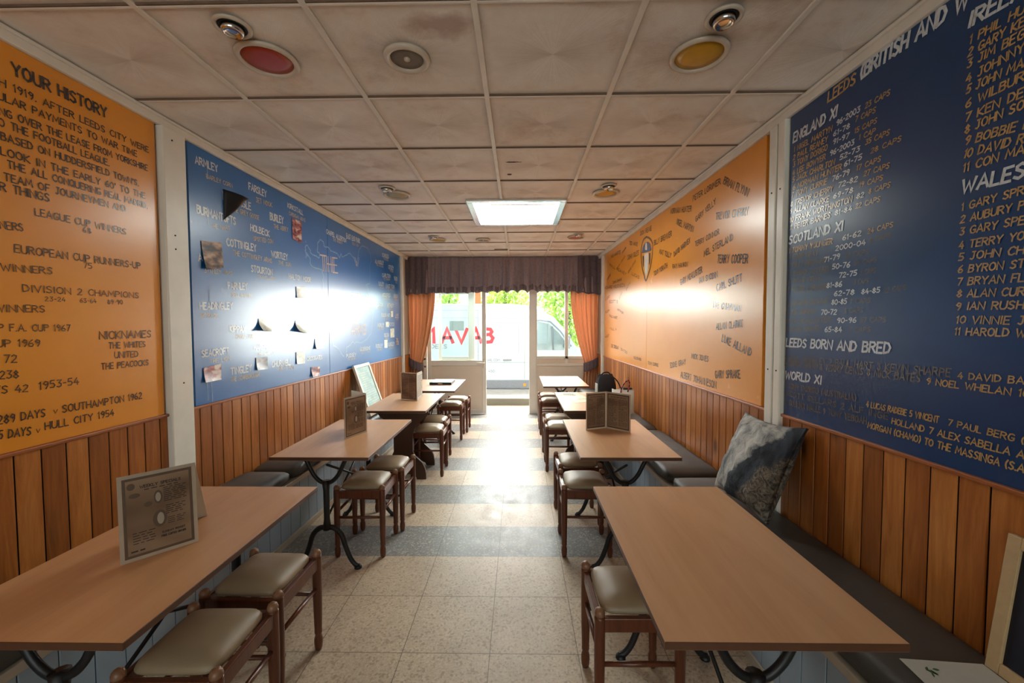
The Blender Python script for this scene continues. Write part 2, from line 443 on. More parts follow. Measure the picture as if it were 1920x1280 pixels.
    # leather-look vinyl
    def vinyl(name, c1, c2, rough):
        m, nt, p = new_mat(name); g = NT(nt); co = g.coord()
        n1 = g.noise(co, 9, 5); n2 = g.voro(co, 420)
        g.l(g.mix(n1, c1, c2), p.inputs['Base Color']); g.l(g.ramp(n1, [(0.3, rough-0.05), (0.7, rough+0.08)]), p.inputs['Roughness'])
        g.l(g.bump(g.math('ADD', n2, g.math('MULTIPLY', n1, 2.0)), 0.12, 0.003), p.inputs['Normal'])
        return m
    M['seat'] = vinyl('taupe_vinyl', srgb(136, 118, 94), srgb(158, 138, 110), 0.42)
    M['cushion'] = vinyl('charcoal_vinyl', srgb(58, 54, 50), srgb(76, 72, 66), 0.42)

    # curtains
    def cloth(name, c1, c2, scale, trans, damask=False):
        m, nt, p = new_mat(name); g = NT(nt); co = g.coord()
        if damask:
            a = g.noise(g.mapping(co, (1, 0.2, 0.45)), 22, 5, 0.7, 2.2); b = g.noise(co, 60, 4, 0.7)
            t = g.math('ADD', g.math('MULTIPLY', a, 0.7), g.math('MULTIPLY', b, 0.3))
            c = g.ramp(t, [(0.38, c1), (0.5, c2), (0.64, c1)])
        else:
            n1 = g.noise(g.mapping(co, (1, 1, 0.05)), scale, 4)
            c = g.mix(n1, c1, c2)
        g.l(c, p.inputs['Base Color']); p.inputs['Roughness'].default_value = 0.6 if not damask else 0.8
        p.inputs['Sheen Weight'].default_value = 0.2
        g.l(g.bump(g.noise(co, 300, 2), 0.15, 0.002), p.inputs['Normal'])
        out = nt.nodes['Material Output']
        tr = g.n('ShaderNodeBsdfTranslucent'); g.l(g.mix(0.45, c, (0.95, 0.85, 0.75)), tr.inputs['Color'])
        mx = g.n('ShaderNodeMixShader'); mx.inputs[0].default_value = trans
        g.l(p.outputs[0], mx.inputs[1]); g.l(tr.outputs[0], mx.inputs[2]); g.l(mx.outputs[0], out.inputs[0])
        return m
    M['curtain'] = cloth('orange_satin', srgb(224, 156, 102), srgb(240, 190, 142), 26, 0.3)
    M['damask'] = cloth('mauve_damask', srgb(124, 108, 114), srgb(172, 154, 160), 10, 0.35, True)
    M['damask_dark'] = cloth('dark_mauve_damask', srgb(66, 54, 60), srgb(116, 98, 102), 10, 0.15, True)

    # window glass: mostly clear, with a mirror-like surface at grazing angles
    m, nt, p = new_mat('window_glass'); g = NT(nt); out = nt.nodes['Material Output']
    nt.nodes.remove(p)
    fr = g.n('ShaderNodeFresnel'); fr.inputs[0].default_value = 1.45
    tr = g.n('ShaderNodeBsdfTransparent'); tr.inputs[0].default_value = (0.93, 0.98, 0.975, 1)
    gl = g.n('ShaderNodeBsdfGlossy'); gl.inputs['Roughness'].default_value = 0.02
    mx = g.n('ShaderNodeMixShader'); g.l(fr.outputs[0], mx.inputs[0]); g.l(tr.outputs[0], mx.inputs[1]); g.l(gl.outputs[0], mx.inputs[2]); g.l(mx.outputs[0], out.inputs[0])
    M['glass'] = m
    # lit skylight diffuser
    m, nt, p = new_mat('lit_skylight_diffuser'); p.inputs['Base Color'].default_value = (0.9, 0.95, 0.92, 1)
    p.inputs['Emission Color'].default_value = (0.93, 1.0, 0.95, 1); p.inputs['Emission Strength'].default_value = SKYLIGHT
    M['skylight'] = m
    # leaves
    m, nt, p = new_mat('leaves'); g = NT(nt); co = g.coord()
    c = g.ramp(g.noise(co, 3.0, 5, 0.7), [(0.3, srgb(92, 128, 52)), (0.55, srgb(150, 180, 84)), (0.75, srgb(206, 210, 120))])
    g.l(c, p.inputs['Base Color']); p.inputs['Roughness'].default_value = 0.6
    out = nt.nodes['Material Output']; tr = g.n('ShaderNodeBsdfTranslucent'); g.l(c, tr.inputs['Color'])
    mx = g.n('ShaderNodeMixShader'); mx.inputs[0].default_value = 0.5
    g.l(p.outputs[0], mx.inputs[1]); g.l(tr.outputs[0], mx.inputs[2]); g.l(mx.outputs[0], out.inputs[0])
    M['leaf'] = m
    # printed pictures: blotchy photo colours
    def photo(name, stops, scale):
        m, nt, p = new_mat(name); g = NT(nt); co = g.coord()
        n = g.noise(g.mapping(co, (0.5, 0.5, 1.0)), scale, 2, 0.45, 0.3)
        g.l(g.ramp(n, stops), p.inputs['Base Color']); p.inputs['Roughness'].default_value = 0.3
        return m
    M['photo_brown'] = photo('brown_pub_photo', [(0.35, srgb(52, 36, 32)), (0.5, srgb(142, 104, 78)), (0.62, srgb(190, 160, 130))], 28)
    M['photo_red'] = photo('reddish_pub_photo', [(0.36, srgb(110, 40, 46)), (0.5, srgb(190, 120, 116)), (0.6, srgb(228, 214, 204))], 26)
    M['photo_grey'] = photo('grey_pub_photo', [(0.35, srgb(70, 58, 66)), (0.5, srgb(140, 120, 126)), (0.66, srgb(200, 196, 196))], 26)
    M['photo_pale'] = photo('bleached_pub_photo', [(0.35, srgb(204, 204, 190)), (0.5, srgb(228, 228, 216)), (0.66, srgb(238, 236, 226))], 22)
    M['menu_bg'] = photo('menu_print', [(0.32, srgb(140, 110, 86)), (0.5, srgb(178, 146, 118)), (0.7, srgb(192, 162, 134))], 7)
    M['menu_border'] = plain('menu_laminate_edge', srgb(206, 190, 170), 0.25, var=0.05)
    M['menu_line'] = plain('menu_dark_border', srgb(96, 76, 60), 0.4)
    M['poster'] = photo('pale_teal_poster', [(0.3, srgb(150, 190, 192)), (0.55, srgb(178, 210, 206)), (0.7, srgb(200, 220, 210))], 12)
    M['poster'].node_tree.nodes['Principled BSDF'].inputs['Roughness'].default_value = 0.7
    for k_ in ('menu_bg', 'menu_border', 'lpaper'):          # thin laminated card lets light through
        nt = M[k_].node_tree; g = NT(nt); p = nt.nodes['Principled BSDF']; src = p.inputs['Base Color'].links[0].from_socket
        tr = g.n('ShaderNodeBsdfTranslucent'); g.l(src, tr.inputs['Color'])
        mx = g.n('ShaderNodeMixShader'); mx.inputs[0].default_value = 0.4
        g.l(p.outputs[0], mx.inputs[1]); g.l(tr.outputs[0], mx.inputs[2]); g.l(mx.outputs[0], nt.nodes['Material Output'].inputs[0])
    M['slate'] = plain('dark_board_face', srgb(24, 26, 40), 0.5, var=0.2)
    # patterned cushion: grey fur with dark and brown patches
    m, nt, p = new_mat('grey_animal_print'); g = NT(nt); co = g.coord(); X, Y, Z = g.sep(co)
    v = g.mapping(co, (2.6, 1.0, 0.5), rot=(0.55, 0, 0))
    n1 = g.noise(v, 11, 7, 0.66, 0.5)
    w = g.math('ADD', g.math('MULTIPLY_ADD', Y, -0.9, g.math('MULTIPLY', Z, -0.55)), g.math('MULTIPLY_ADD', g.noise(co, 7, 5), 0.22, 0.39))
    c = g.mix(g.ramp(n1, [(0.36, 0.0), (0.6, 1.0)]), srgb(84, 88, 92), srgb(190, 188, 182))
    dk = g.mix(g.ramp(n1, [(0.35, 0.0), (0.65, 1.0)]), srgb(18, 22, 30), srgb(62, 70, 82))
    br = g.mix(g.ramp(g.noise(co, 26, 6, 0.7, 2.0), [(0.4, 0.0), (0.62, 1.0)]), srgb(44, 38, 34), srgb(132, 120, 104))
    c = g.mix(g.ramp(w, [(0.535, 0.0), (0.555, 1.0)]), c, dk)
    c = g.mix(g.ramp(w, [(0.635, 0.0), (0.66, 1.0)]), c, br)
    g.l(c, p.inputs['Base Color']); p.inputs['Roughness'].default_value = 0.75
    g.l(g.bump(g.noise(g.mapping(co, (1.2, 1, 1)), 26, 5, 0.7), 0.5, 0.012), p.inputs['Normal'])
    M['fur'] = m
mats()
D = {
 'LO': {
  'heading': [
   ('YOUR HISTORY','',1.586,2.496,1.94,2.508,0.045),
  ],
  'paragraph': [
   ('H 1919. AFTER LEEDS CITY WERE','',1.543,2.432,2.15,2.433,0.028),
   ('ULAR PAYMENTS TO WAR TIME','',1.536,2.379,2.084,2.385,0.028),
   ('NG OVER THE LEASE FROM YORKSHIRE','',1.539,2.323,2.141,2.336,0.028),
   ('O THE FOOTBALL LEAGUE.','',1.535,2.281,1.942,2.286,0.028),
   ("BASED ON HUDDERSFIELD TOWN'S.",'',1.54,2.231,2.087,2.241,0.028),
   ("LOOK IN THE EARLY 60' TO THE",'',1.537,2.175,2.121,2.189,0.028),
   ('THE ALL CONQUERING REAL MADRID,','',1.556,2.133,2.133,2.141,0.028),
   ('TEAM OF JOURNEYMEN AND','',1.543,2.082,2.015,2.092,0.028),
   ('R THINGS','',1.529,2.04,1.688,2.044,0.031),
  ],
  'honours': [
   ('LEAGUE CUP WINNERS','',1.637,1.976,2.011,1.981,0.028),
   ('68','',1.815,1.948,1.847,1.949,0.024),
   ('NERS','',1.524,1.897,1.595,1.904,0.028),
   ('EUROPEAN CUP RUNNERS-UP','',1.564,1.816,2.08,1.823,0.03),
   ('75','',1.809,1.791,1.844,1.791,0.024),
   ('WINNERS','',1.52,1.74,1.687,1.747,0.027),
   ('DIVISION 2 CHAMPIONS','',1.584,1.667,2.063,1.673,0.027),
   ('23-24','',1.656,1.635,1.73,1.636,0.018),
   ('63-64','',1.788,1.635,1.857,1.637,0.019),
   ('89-90','',1.907,1.635,1.98,1.638,0.021),
   ('WINNERS','',1.495,1.585,1.653,1.589,0.027),
   ('P F.A. CUP 1967','',1.503,1.514,1.743,1.511,0.026),
   ('UP 1969','',1.495,1.455,1.63,1.451,0.027),
   ('72','',1.514,1.395,1.553,1.393,0.029),
   ('238','',1.498,1.336,1.555,1.332,0.029),
   ('ES 42','',1.48,1.282,1.583,1.274,0.028),
   ('1953-54','',1.621,1.276,1.768,1.277,0.03),
   ('289 DAYS','',1.486,1.167,1.637,1.164,0.031),
   ('V','',1.667,1.169,1.681,1.168,0.015),
   ('SOUTHAMPTON 1962','',1.7,1.165,2.059,1.162,0.031),
   ('5 DAYS','',1.486,1.111,1.585,1.102,0.031),
   ('V','',1.603,1.105,1.616,1.103,0.015),
   ('HULL CITY 1954','',1.635,1.108,1.915,1.106,0.03),
  ],
  'nicknames': [
   ('NICKNAMES','',1.864,1.472,2.123,1.473,0.035),
   ('THE WHITES','',1.904,1.426,2.09,1.425,0.028),
   ('UNITED','',1.93,1.379,2.048,1.376,0.029),
   ('THE PEACOCKS','',1.867,1.33,2.103,1.329,0.028),
  ],
 },
 'LB': {
  'district': [
   ('ARMLEY','',2.456,2.498,2.634,2.511,0.042),
   ('FARSLEY','',2.927,2.499,3.125,2.503,0.046),
   ('BELLE ISLE','',2.674,2.351,2.942,2.357,0.048),
   ('BURMANTOFTS','',2.456,2.205,2.782,2.213,0.047),
   ('BURLEY','',3.164,2.347,3.334,2.355,0.052),
   ('HOLBECK','',2.933,2.211,3.148,2.211,0.045),
   ('COTTINGLEY','',2.695,2.059,2.988,2.072,0.047),
   ('WORTLEY','',3.169,2.062,3.382,2.071,0.047),
   ('STOURTON','',2.929,1.919,3.171,1.921,0.045),
   ('A','',2.457,1.92,2.487,1.925,0.038),
   ('FARNLEY','',2.696,1.774,2.882,1.787,0.043),
   ('HEADINGLEY','',2.455,1.631,2.732,1.645,0.041),
   ('KIPPAX','',2.698,1.49,2.851,1.485,0.043),
   ('SEACROFT','',2.457,1.342,2.681,1.347,0.041),
   ('TINGLEY','',2.697,1.206,2.9,1.207,0.045),
   ('HAREHILLS','',2.934,1.355,3.164,1.35,0.039),
   ('CHURWELL','',3.136,1.212,3.395,1.205,0.043),
   ('HALTON MOOR','',3.394,1.921,3.741,1.926,0.041),
   ('KIRKSTALL','',3.401,2.506,3.634,2.503,0.037),
   ('CROSSGATES','',3.646,1.217,3.916,1.212,0.036),
   ('WHITKIRK','',3.416,1.354,3.629,1.352,0.031),
   ('CHAPEL ALLERTON','',4.053,2.436,4.497,2.434,0.042),
   ('EAST END PARK','',4.506,2.485,4.873,2.5,0.05),
   ('SCHOLES','',5.62,2.469,5.88,2.486,0.048),
   ('ALWOODLEY','',5.352,2.339,5.671,2.367,0.046),
   ('OTLEY','',5.873,2.34,6.092,2.353,0.051),
   ('CARLTON','',5.608,2.193,5.941,2.217,0.048),
   ('YEADON','',6.105,2.205,6.266,2.209,0.053),
   ('ILKLEY','',5.468,2.066,5.669,2.076,0.047),
   ('EAST TUN','',5.754,2.058,6.112,2.078,0.05),
   ('MICKLEFIELD','',5.596,1.923,5.928,1.941,0.048),
   ('SHERBURN','',6.074,1.941,6.275,1.95,0.052),
   ('BEESTON','',5.293,1.782,5.618,1.795,0.046),
   ('METHLEY','',5.789,1.789,6.067,1.801,0.05),
   ('ROUND HAY','',5.556,1.648,5.891,1.655,0.048),
   ('LEE','',6.139,1.649,6.296,1.652,0.053),
   ('MORLEY','',5.402,1.511,5.65,1.513,0.047),
   ('ROYDS','',5.849,1.521,6.087,1.524,0.051),
   ('OULTON','',5.644,1.373,5.842,1.371,0.049),
   ('RODLEY','',5.329,1.238,5.582,1.233,0.046),
   ('GUISELEY','',5.812,1.235,6.074,1.234,0.05),
   ('GILDERSOME','',4.818,1.229,5.134,1.227,0.042),
   ('PUDSEY','',4.449,1.181,4.702,1.178,0.039),
  ],
  'pub': [
   ('BARLEY CORN','',2.539,2.439,2.762,2.455,0.025),
   ('JET NOOK','',3.003,2.431,3.193,2.449,0.033),
   ('THE GREY GOOSE','',2.755,2.3,3.032,2.309,0.03),
   ('THE HART','',2.564,2.144,2.727,2.163,0.026),
   ('THE ABBEY','',3.21,2.291,3.4,2.307,0.032),
   ('SPOTTED COW','',2.965,2.145,3.198,2.169,0.03),
   ('THE COTTINGLEY ARMS','',2.751,2.008,3.171,2.017,0.031),
   ('THE SUN','',3.254,2.018,3.426,2.024,0.029),
   ('STANLEY ARMS','',2.501,1.857,2.737,1.871,0.024),
   ('BEULAH INN','',2.724,1.726,2.922,1.732,0.028),
   ('SKYRACK','',2.458,1.585,2.594,1.584,0.024),
   ('ROYAL OAK','',2.751,1.445,2.929,1.442,0.028),
   ('THE LION','',2.519,1.297,2.696,1.304,0.025),
   ('THE SCARBOROUGH','',2.695,1.16,2.982,1.16,0.028),
   ('THE GAIETY','',2.968,1.314,3.169,1.309,0.024),
   ('NEW INN','',3.217,1.18,3.437,1.166,0.03),
   ('CARDIGAN ARMS','',3.42,2.45,3.666,2.452,0.028),
   ('TRAVELLERS','',2.997,1.882,3.208,1.889,0.021),
   ('THE REGENT','',4.193,2.391,4.409,2.402,0.029),
   ('NEW INN','',4.65,2.444,4.83,2.449,0.029),
   ('THE BUCK','',5.663,2.437,5.866,2.444,0.027),
   ('THE AVENUE','',5.391,2.308,5.658,2.327,0.026),
   ('THE FLEECE','',5.92,2.306,6.077,2.31,0.029),
   ('THE UNICORN','',5.651,2.159,5.927,2.175,0.027),
   ('THE ROSE','',6.156,2.168,6.25,2.165,0.03),
   ('THE STAR','',5.509,2.032,5.656,2.036,0.027),
   ('THE CROWN','',5.799,2.022,6.097,2.035,0.028),
   ('CHURCHILL','',5.639,1.887,5.914,1.9,0.027),
   ('RED BEAR','',6.124,1.902,6.259,1.906,0.03),
   ('THE ROYAL','',5.331,1.747,5.605,1.755,0.026),
   ('NEW BAY','',5.835,1.75,6.053,1.758,0.028),
   ('THE WHITE','',5.598,1.61,5.877,1.614,0.027),
   ('INN','',6.191,1.608,6.28,1.609,0.03),
   ('THE PRINCE','',5.442,1.473,5.637,1.475,0.026),
   ('THE OLD','',5.687,1.332,5.828,1.331,0.028),
   ('THE BARGE','',5.367,1.198,5.569,1.195,0.026),
   ('DRAGON','',5.858,1.192,6.059,1.193,0.028),
   ('NEW INN','',4.849,1.194,5.123,1.192,0.024),
   ('THE GOLDEN','',4.476,1.148,4.693,1.146,0.022),
  ],
  'title': [
   ('THE','',3.931,2.056,4.248,2.075,0.149),
   ('BREDA','',4.202,1.737,5.158,1.783,0.131),
   ('ARMS','',4.568,1.426,4.984,1.42,0.127),
   ('V','',4.701,2.21,4.812,2.225,0.1),
  ],
 },
 'map': [
  [(3.89,2.17),(3.825,2.182),(3.75,2.193),(3.723,2.226),(3.692,2.252),(3.656,2.226),(3.666,2.178),(3.724,2.15),(3.734,2.1),(3.795,2.07),(3.953,2.065),(3.978,2.0),(3.959,1.889),(3.935,1.779),(3.939,1.616),(4.014,1.534),(4.026,1.485),(4.128,1.448),(4.153,1.325),(4.23,1.306),(4.391,1.198)],
  [(3.89,2.17),(3.91,2.214),(3.867,2.239),(3.877,2.307),(3.924,2.35),(3.992,2.343),(3.996,2.306),(4.105,2.303),(4.134,2.28),(4.21,2.279),(4.273,2.283),(4.335,2.242),(4.361,2.291),(4.403,2.261),(4.564,2.334),(4.674,2.305),(4.742,2.267),(4.781,2.249),(4.814,2.361),(4.837,2.422),(4.923,2.48),(5.12,2.483),(5.196,2.426),(5.207,2.339),(5.156,2.26),(5.161,2.058),(5.041,2.028),(5.111,1.956),(5.14,1.888),(5.182,1.784),(5.249,1.678),(5.193,1.497),(5.166,1.426),(5.003,1.36),(4.872,1.327),(4.71,1.341),(4.67,1.323),(4.614,1.35),(4.556,1.312),(4.465,1.298),(4.445,1.241)],
 ],
 'RO': {
  'names': [
   ('NORMAN HUNTER','',3.802,2.536,3.37,2.441,0.041),
   ('PETER LORIMER','',3.343,2.512,2.915,2.502,0.04),
   ('BRIAN FLYNN','',2.878,2.492,2.588,2.316,0.039),
   ('GARY KELLY','',3.288,2.334,2.974,2.385,0.04),
   ('TREVOR CHERRY','',2.976,2.272,2.576,2.201,0.045),
   ('NIGEL MARTYN','',3.667,2.41,3.335,2.265,0.042),
   ('TERRY CONNOR','',3.294,2.144,2.92,2.16,0.038),
   ('MEL STERLAND','',3.14,2.04,2.741,2.085,0.043),
   ('TERRY COOPER','',2.943,1.964,2.57,1.908,0.052),
   ('DAVID HARVEY','',3.708,2.134,3.382,2.194,0.041),
   ('MAT TULLY','',4.073,2.223,3.78,2.135,0.041),
   ('RAY HANKIN','',3.738,2.031,3.426,2.009,0.037),
   ('BILLY BREMNER','',4.222,2.332,3.767,2.328,0.048),
   ('DON REVIE','',4.659,2.525,4.304,2.502,0.044),
   ('JOHN GILES','',5.161,2.333,4.709,2.32,0.052),
   ('TONY YORATH','',4.213,2.023,3.863,2.059,0.044),
   ('GARY MCALLISTER','',3.56,1.868,3.165,1.926,0.047),
   ('IAN SNODIN','',3.212,1.849,2.936,1.863,0.041),
   ('CARL SHUTT','',2.941,1.766,2.625,1.804,0.046),
   ('LEE CHAPMAN','',2.989,1.653,2.632,1.611,0.04),
   ('ALLAN CLARKE','',2.94,1.493,2.609,1.516,0.043),
   ('LUKE AILLAND','',2.863,1.415,2.518,1.336,0.047),
   ('MICK JONES','',3.33,1.26,3.048,1.256,0.039),
   ('EDDIE GRAY','',3.762,1.137,3.43,1.202,0.042),
   ('GARY SPRAKE','',2.941,1.149,2.625,1.19,0.05),
   ('ALBERT JOHANNESON','',3.535,1.078,2.927,1.076,0.05),
   ('MARK VIDUKA','',5.656,2.284,5.26,2.39,0.02),
   ('PAUL REANEY','',6.064,2.386,5.208,2.146,0.033),
   ('EDDIE LEWIS','',5.122,2.16,4.823,2.261,0.026),
   ('LUCAS','',4.976,2.127,4.697,2.048,0.033),
   ('HARTE','',6.229,2.193,6.016,2.242,0.028),
   ('JOHN SHAW','',5.897,2.108,5.414,2.109,0.035),
   ('HOWARD WILKINSON','',6.372,2.077,5.272,2.013,0.043),
   ('BATTY','',5.203,1.958,5.024,2.033,0.024),
   ('KEWELL','',5.53,1.866,5.386,1.954,0.019),
   ('KIDD','',6.302,1.898,6.053,1.934,0.035),
   ('SCOTT S','',6.066,1.848,5.605,1.823,0.042),
   ('RUSH','',6.313,1.701,6.063,1.731,0.035),
   ('ARTHUR','',5.629,1.729,5.332,1.667,0.026),
   ('PAUL HART','',6.06,1.646,5.625,1.607,0.034),
   ('IAN HARTE','',5.986,2.49,5.485,2.468,0.041),
   ('TED WHITE','',5.079,2.505,4.767,2.429,0.038),
   ('KAMARA','',5.394,2.452,5.223,2.488,0.025),
   ('JOE JORDAN','',5.96,1.208,5.563,1.201,0.043),
   ('BATES','',5.438,1.196,5.137,1.165,0.03),
   ('WILLIS EDWARDS','',4.877,1.13,4.591,1.129,0.027),
   ('TONY CURRIE','',4.367,1.113,4.066,1.116,0.03),
   ('PAUL H','',6.025,1.456,5.673,1.45,0.034),
   ('MADELEY','',6.353,1.326,6.068,1.364,0.031),
  ],
 },
 'crest': {
  'outline': [
   (4.459,2.466),
   (4.352,2.428),
   (4.271,2.365),
   (4.262,2.295),
   (4.278,2.221),
   (4.303,2.156),
   (4.365,2.079),
   (4.457,2.003),
   (4.528,2.076),
   (4.587,2.157),
   (4.623,2.261),
   (4.636,2.346),
   (4.607,2.415),
   (4.54,2.459),
  ],
  'cap': [
   (4.604,2.32),
   (4.58,2.369),
   (4.518,2.406),
   (4.433,2.409),
   (4.35,2.381),
   (4.315,2.335),
   (4.32,2.294),
  ],
  'stripe': [
   (4.515,2.292),
   (4.394,2.284),
   (4.385,2.145),
   (4.423,2.071),
   (4.458,2.043),
   (4.484,2.078),
   (4.511,2.163),
  ],
  'ribl': [
   (4.577,2.279),
   (4.534,2.275),
   (4.532,2.182),
   (4.556,2.169),
  ],
  'ribr': [
   (4.37,2.276),
   (4.329,2.272),
   (4.331,2.184),
   (4.362,2.157),
  ],
  'cap_patch': [
   (4.492,2.337),
   (4.481,2.399),
   (4.445,2.399),
   (4.431,2.326),
  ],
 },
 'RB': {
  'heading': [
   ('(BRITISH AND W','',1.778,2.55,1.377,2.542,0.053),
   ('IRELAND','IREL',1.372,2.472,1.268,2.464,0.044),
   ('WALES','',1.373,1.951,1.212,1.946,0.04),
   ('ENGLAND XI','',2.182,2.464,1.901,2.459,0.045),
   ('SCOTLAND XI','',2.196,1.949,1.849,1.942,0.041),
   ('LEEDS BORN AND BRED','',2.201,1.414,1.606,1.416,0.041),
   ('WORLD XI','',2.201,1.244,1.949,1.248,0.039),
  ],
  'gold': [
   ('LEEDS','',1.954,2.548,1.805,2.546,0.044),
   ('1 PHIL HUGHES','1 PHIL HU',1.367,2.417,1.229,2.412,0.025),
   ('2 GARY KELLY','2 GARY KE',1.37,2.38,1.228,2.375,0.025),
   ('3 JIM BEGLIN','3 JIM BEG',1.371,2.344,1.226,2.341,0.025),
   ('4 JOHNNY GILES','4 JOHNNY',1.372,2.299,1.225,2.303,0.025),
   ('5 JOHN MARTIN','5 JOHN MA',1.371,2.264,1.226,2.259,0.025),
   ('6 WILBUR CUSH','6 WILBUR',1.371,2.22,1.222,2.221,0.025),
   ('7 KEN DE MANGE','7 KEN DE',1.371,2.176,1.222,2.175,0.025),
   ('8 JOHN SONG','8 JOHN SO',1.37,2.138,1.219,2.141,0.025),
   ('9 BOBBIE KEANE','9 BOBBIE',1.37,2.103,1.237,2.086,0.025),
   ('10 DAVID ROY','10 DAVID R',1.371,2.063,1.217,2.044,0.025),
   ('11 CON MARTIN','11 CON MA',1.371,2.018,1.214,2.014,0.025),
   ('1 GARY SPRAKE','1 GARY SPR',1.371,1.895,1.21,1.898,0.023),
   ('2 AUBURY POWELL','2 AUBURY P',1.373,1.856,1.208,1.856,0.023),
   ('3 GARY SPEED','3 GARY SPE',1.373,1.817,1.207,1.813,0.023),
   ('4 TERRY YORATH','4 TERRY YO',1.374,1.773,1.205,1.769,0.023),
   ('5 JOHN CHARLES','5 JOHN CH',1.374,1.735,1.204,1.729,0.023),
   ('6 BYRON STEVENSON','6 BYRON ST',1.374,1.695,1.202,1.69,0.023),
   ('7 BRYAN FLYNN','7 BRYAN FL',1.375,1.655,1.201,1.65,0.023),
   ('8 ALAN CURTIS','8 ALAN CUR',1.375,1.617,1.199,1.61,0.023),
   ('9 IAN RUSH','',1.376,1.575,1.199,1.572,0.023),
   ('10 VINNIE JONES','10 VINNIE J',1.374,1.532,1.196,1.528,0.023),
   ('11 HAROLD WILLIAMS','11 HAROLD W',1.377,1.494,1.191,1.492,0.023),
   ('1 NIGEL MARTYN','',2.175,2.414,1.926,2.405,0.024),
   ('23 CAPS','',1.751,2.414,1.641,2.41,0.021),
   ('2 PAUL REANEY','',2.178,2.374,1.95,2.369,0.024),
   ('7 CAPS','',1.799,2.383,1.703,2.374,0.021),
   ('3 TONY DORIGO','',2.178,2.338,1.95,2.331,0.025),
   ('15 CAPS','',1.8,2.336,1.695,2.33,0.02),
   ('4 LEE BOWYER','',2.179,2.295,1.96,2.293,0.025),
   ('1 CAP','',1.777,2.299,1.701,2.292,0.02),
   ('5 JACK CHARLTON','',2.18,2.262,1.905,2.247,0.025),
   ('35 CAPS','',1.745,2.265,1.638,2.258,0.02),
   ('6 NORMAN HUNTER','',2.173,2.221,1.864,2.211,0.025),
   ('28 CAPS','',1.718,2.219,1.588,2.213,0.019),
   ('7 TONY CURRIE','',2.184,2.185,1.947,2.175,0.025),
   ('17 CAPS','',1.784,2.175,1.672,2.171,0.02),
   ('8 TREVOR CHERRY','',2.189,2.14,1.91,2.131,0.025),
   ('27 CAPS','',1.748,2.139,1.634,2.131,0.02),
   ('9 ALLAN CLARKE','',2.193,2.104,1.931,2.091,0.025),
   ('19 CAPS','',1.768,2.099,1.66,2.094,0.02),
   ('10 FRANK WORTHINGTON','',2.192,2.06,1.804,2.051,0.025),
   ('8 CAPS','',1.722,2.06,1.627,2.056,0.019),
   ('11 PETER BARNES','',2.19,2.02,1.922,2.015,0.025),
   ('22 CAPS','',1.784,2.017,1.669,2.014,0.02),
   ('1 TOMMY YOUNGER','',2.194,1.901,1.905,1.894,0.025),
   ('24 CAPS','',1.721,1.898,1.61,1.9,0.019),
   ('4 DAVID BATTY','4 DAVID BA',1.362,1.351,1.19,1.358,0.02),
   ('9 NOEL WHELAN 10 JAMES','9 NOEL WHELAN 1',1.462,1.319,1.195,1.321,0.021),
   ('4 LUCAS RADEBE 5 VINCENT','',1.701,1.192,1.417,1.192,0.022),
   ('7 PAUL BERG (NORWAY)','7 PAUL BERG (',1.387,1.192,1.184,1.188,0.02),
   ('HOLLAND 7 ALEX SABELLA ARGENTINA','HOLLAND 7 ALEX SABELLA A',1.587,1.149,1.182,1.145,0.022),
   ('MORGAN (CHAMO) TO THE MASSINGA (S.A.)','MORGAN (CHAMO) TO THE MASSINGA (S.A',1.692,1.107,1.181,1.105,0.023),
  ],
  'white': [
   ('96-2003','',1.899,2.414,1.777,2.416,0.023),
   ('61-78','',1.916,2.376,1.827,2.371,0.021),
   ('91-97','',1.917,2.34,1.831,2.331,0.021),
   ('96-2003','',1.932,2.296,1.802,2.291,0.022),
   ('52-73','',1.875,2.255,1.773,2.252,0.021),
   ('61-75','',1.85,2.217,1.761,2.214,0.021),
   ('76-79','',1.915,2.176,1.822,2.174,0.022),
   ('72-82','',1.88,2.136,1.779,2.13,0.021),
   ('69-78','',1.906,2.096,1.8,2.091,0.021),
   ('82','',1.78,2.057,1.745,2.055,0.02),
   ('81-84','',1.894,2.018,1.803,2.014,0.021),
   ('61-62','',1.847,1.897,1.752,1.898,0.021),
   ('2000-04','',1.885,1.859,1.73,1.856,0.021),
   ('71-79','',1.951,1.817,1.86,1.82,0.022),
   ('50-76','',1.901,1.779,1.805,1.775,0.022),
   ('72-75','',1.861,1.735,1.768,1.736,0.021),
   ('81-86','',1.931,1.697,1.845,1.696,0.022),
   ('62-78','',1.886,1.656,1.778,1.656,0.021),
   ('80-85','',1.899,1.618,1.816,1.618,0.022),
   ('70-72','',1.961,1.575,1.869,1.574,0.022),
   ('90-96','',1.864,1.535,1.764,1.537,0.021),
   ('65-84','',1.935,1.495,1.838,1.495,0.022),
   ('84-85','',1.741,1.654,1.657,1.655,0.02),
  ],
  'faded': [
   ('2 DOM MATTEO','',2.189,1.905,1.931,1.888,0.025),
   ('8 CAPS','',1.71,1.859,1.617,1.861,0.019),
   ('3 EDDIE GRAY','',2.192,1.867,1.991,1.853,0.025),
   ('12 CAPS','',1.829,1.818,1.714,1.814,0.021),
   ('4 BILLY BREMNER','',2.191,1.826,1.943,1.81,0.025),
   ('54 CAPS','',1.782,1.779,1.675,1.777,0.02),
   ('5 GORDON MCQUEEN','',2.184,1.781,1.912,1.769,0.025),
   ('3 CAPS','',1.75,1.733,1.677,1.736,0.02),
   ('6 FRANK GRAY','',2.193,1.743,1.971,1.733,0.025),
   ('3 CAPS','',1.78,1.698,1.71,1.697,0.02),
   ('7 PETER LORIMER','',2.196,1.698,1.931,1.691,0.025),
   ('22 CAPS','',1.638,1.652,1.549,1.656,0.019),
   ('8 ARTHUR GRAHAM','',2.189,1.622,1.921,1.627,0.025),
   ('7 CAPS','',1.799,1.617,1.698,1.616,0.02),
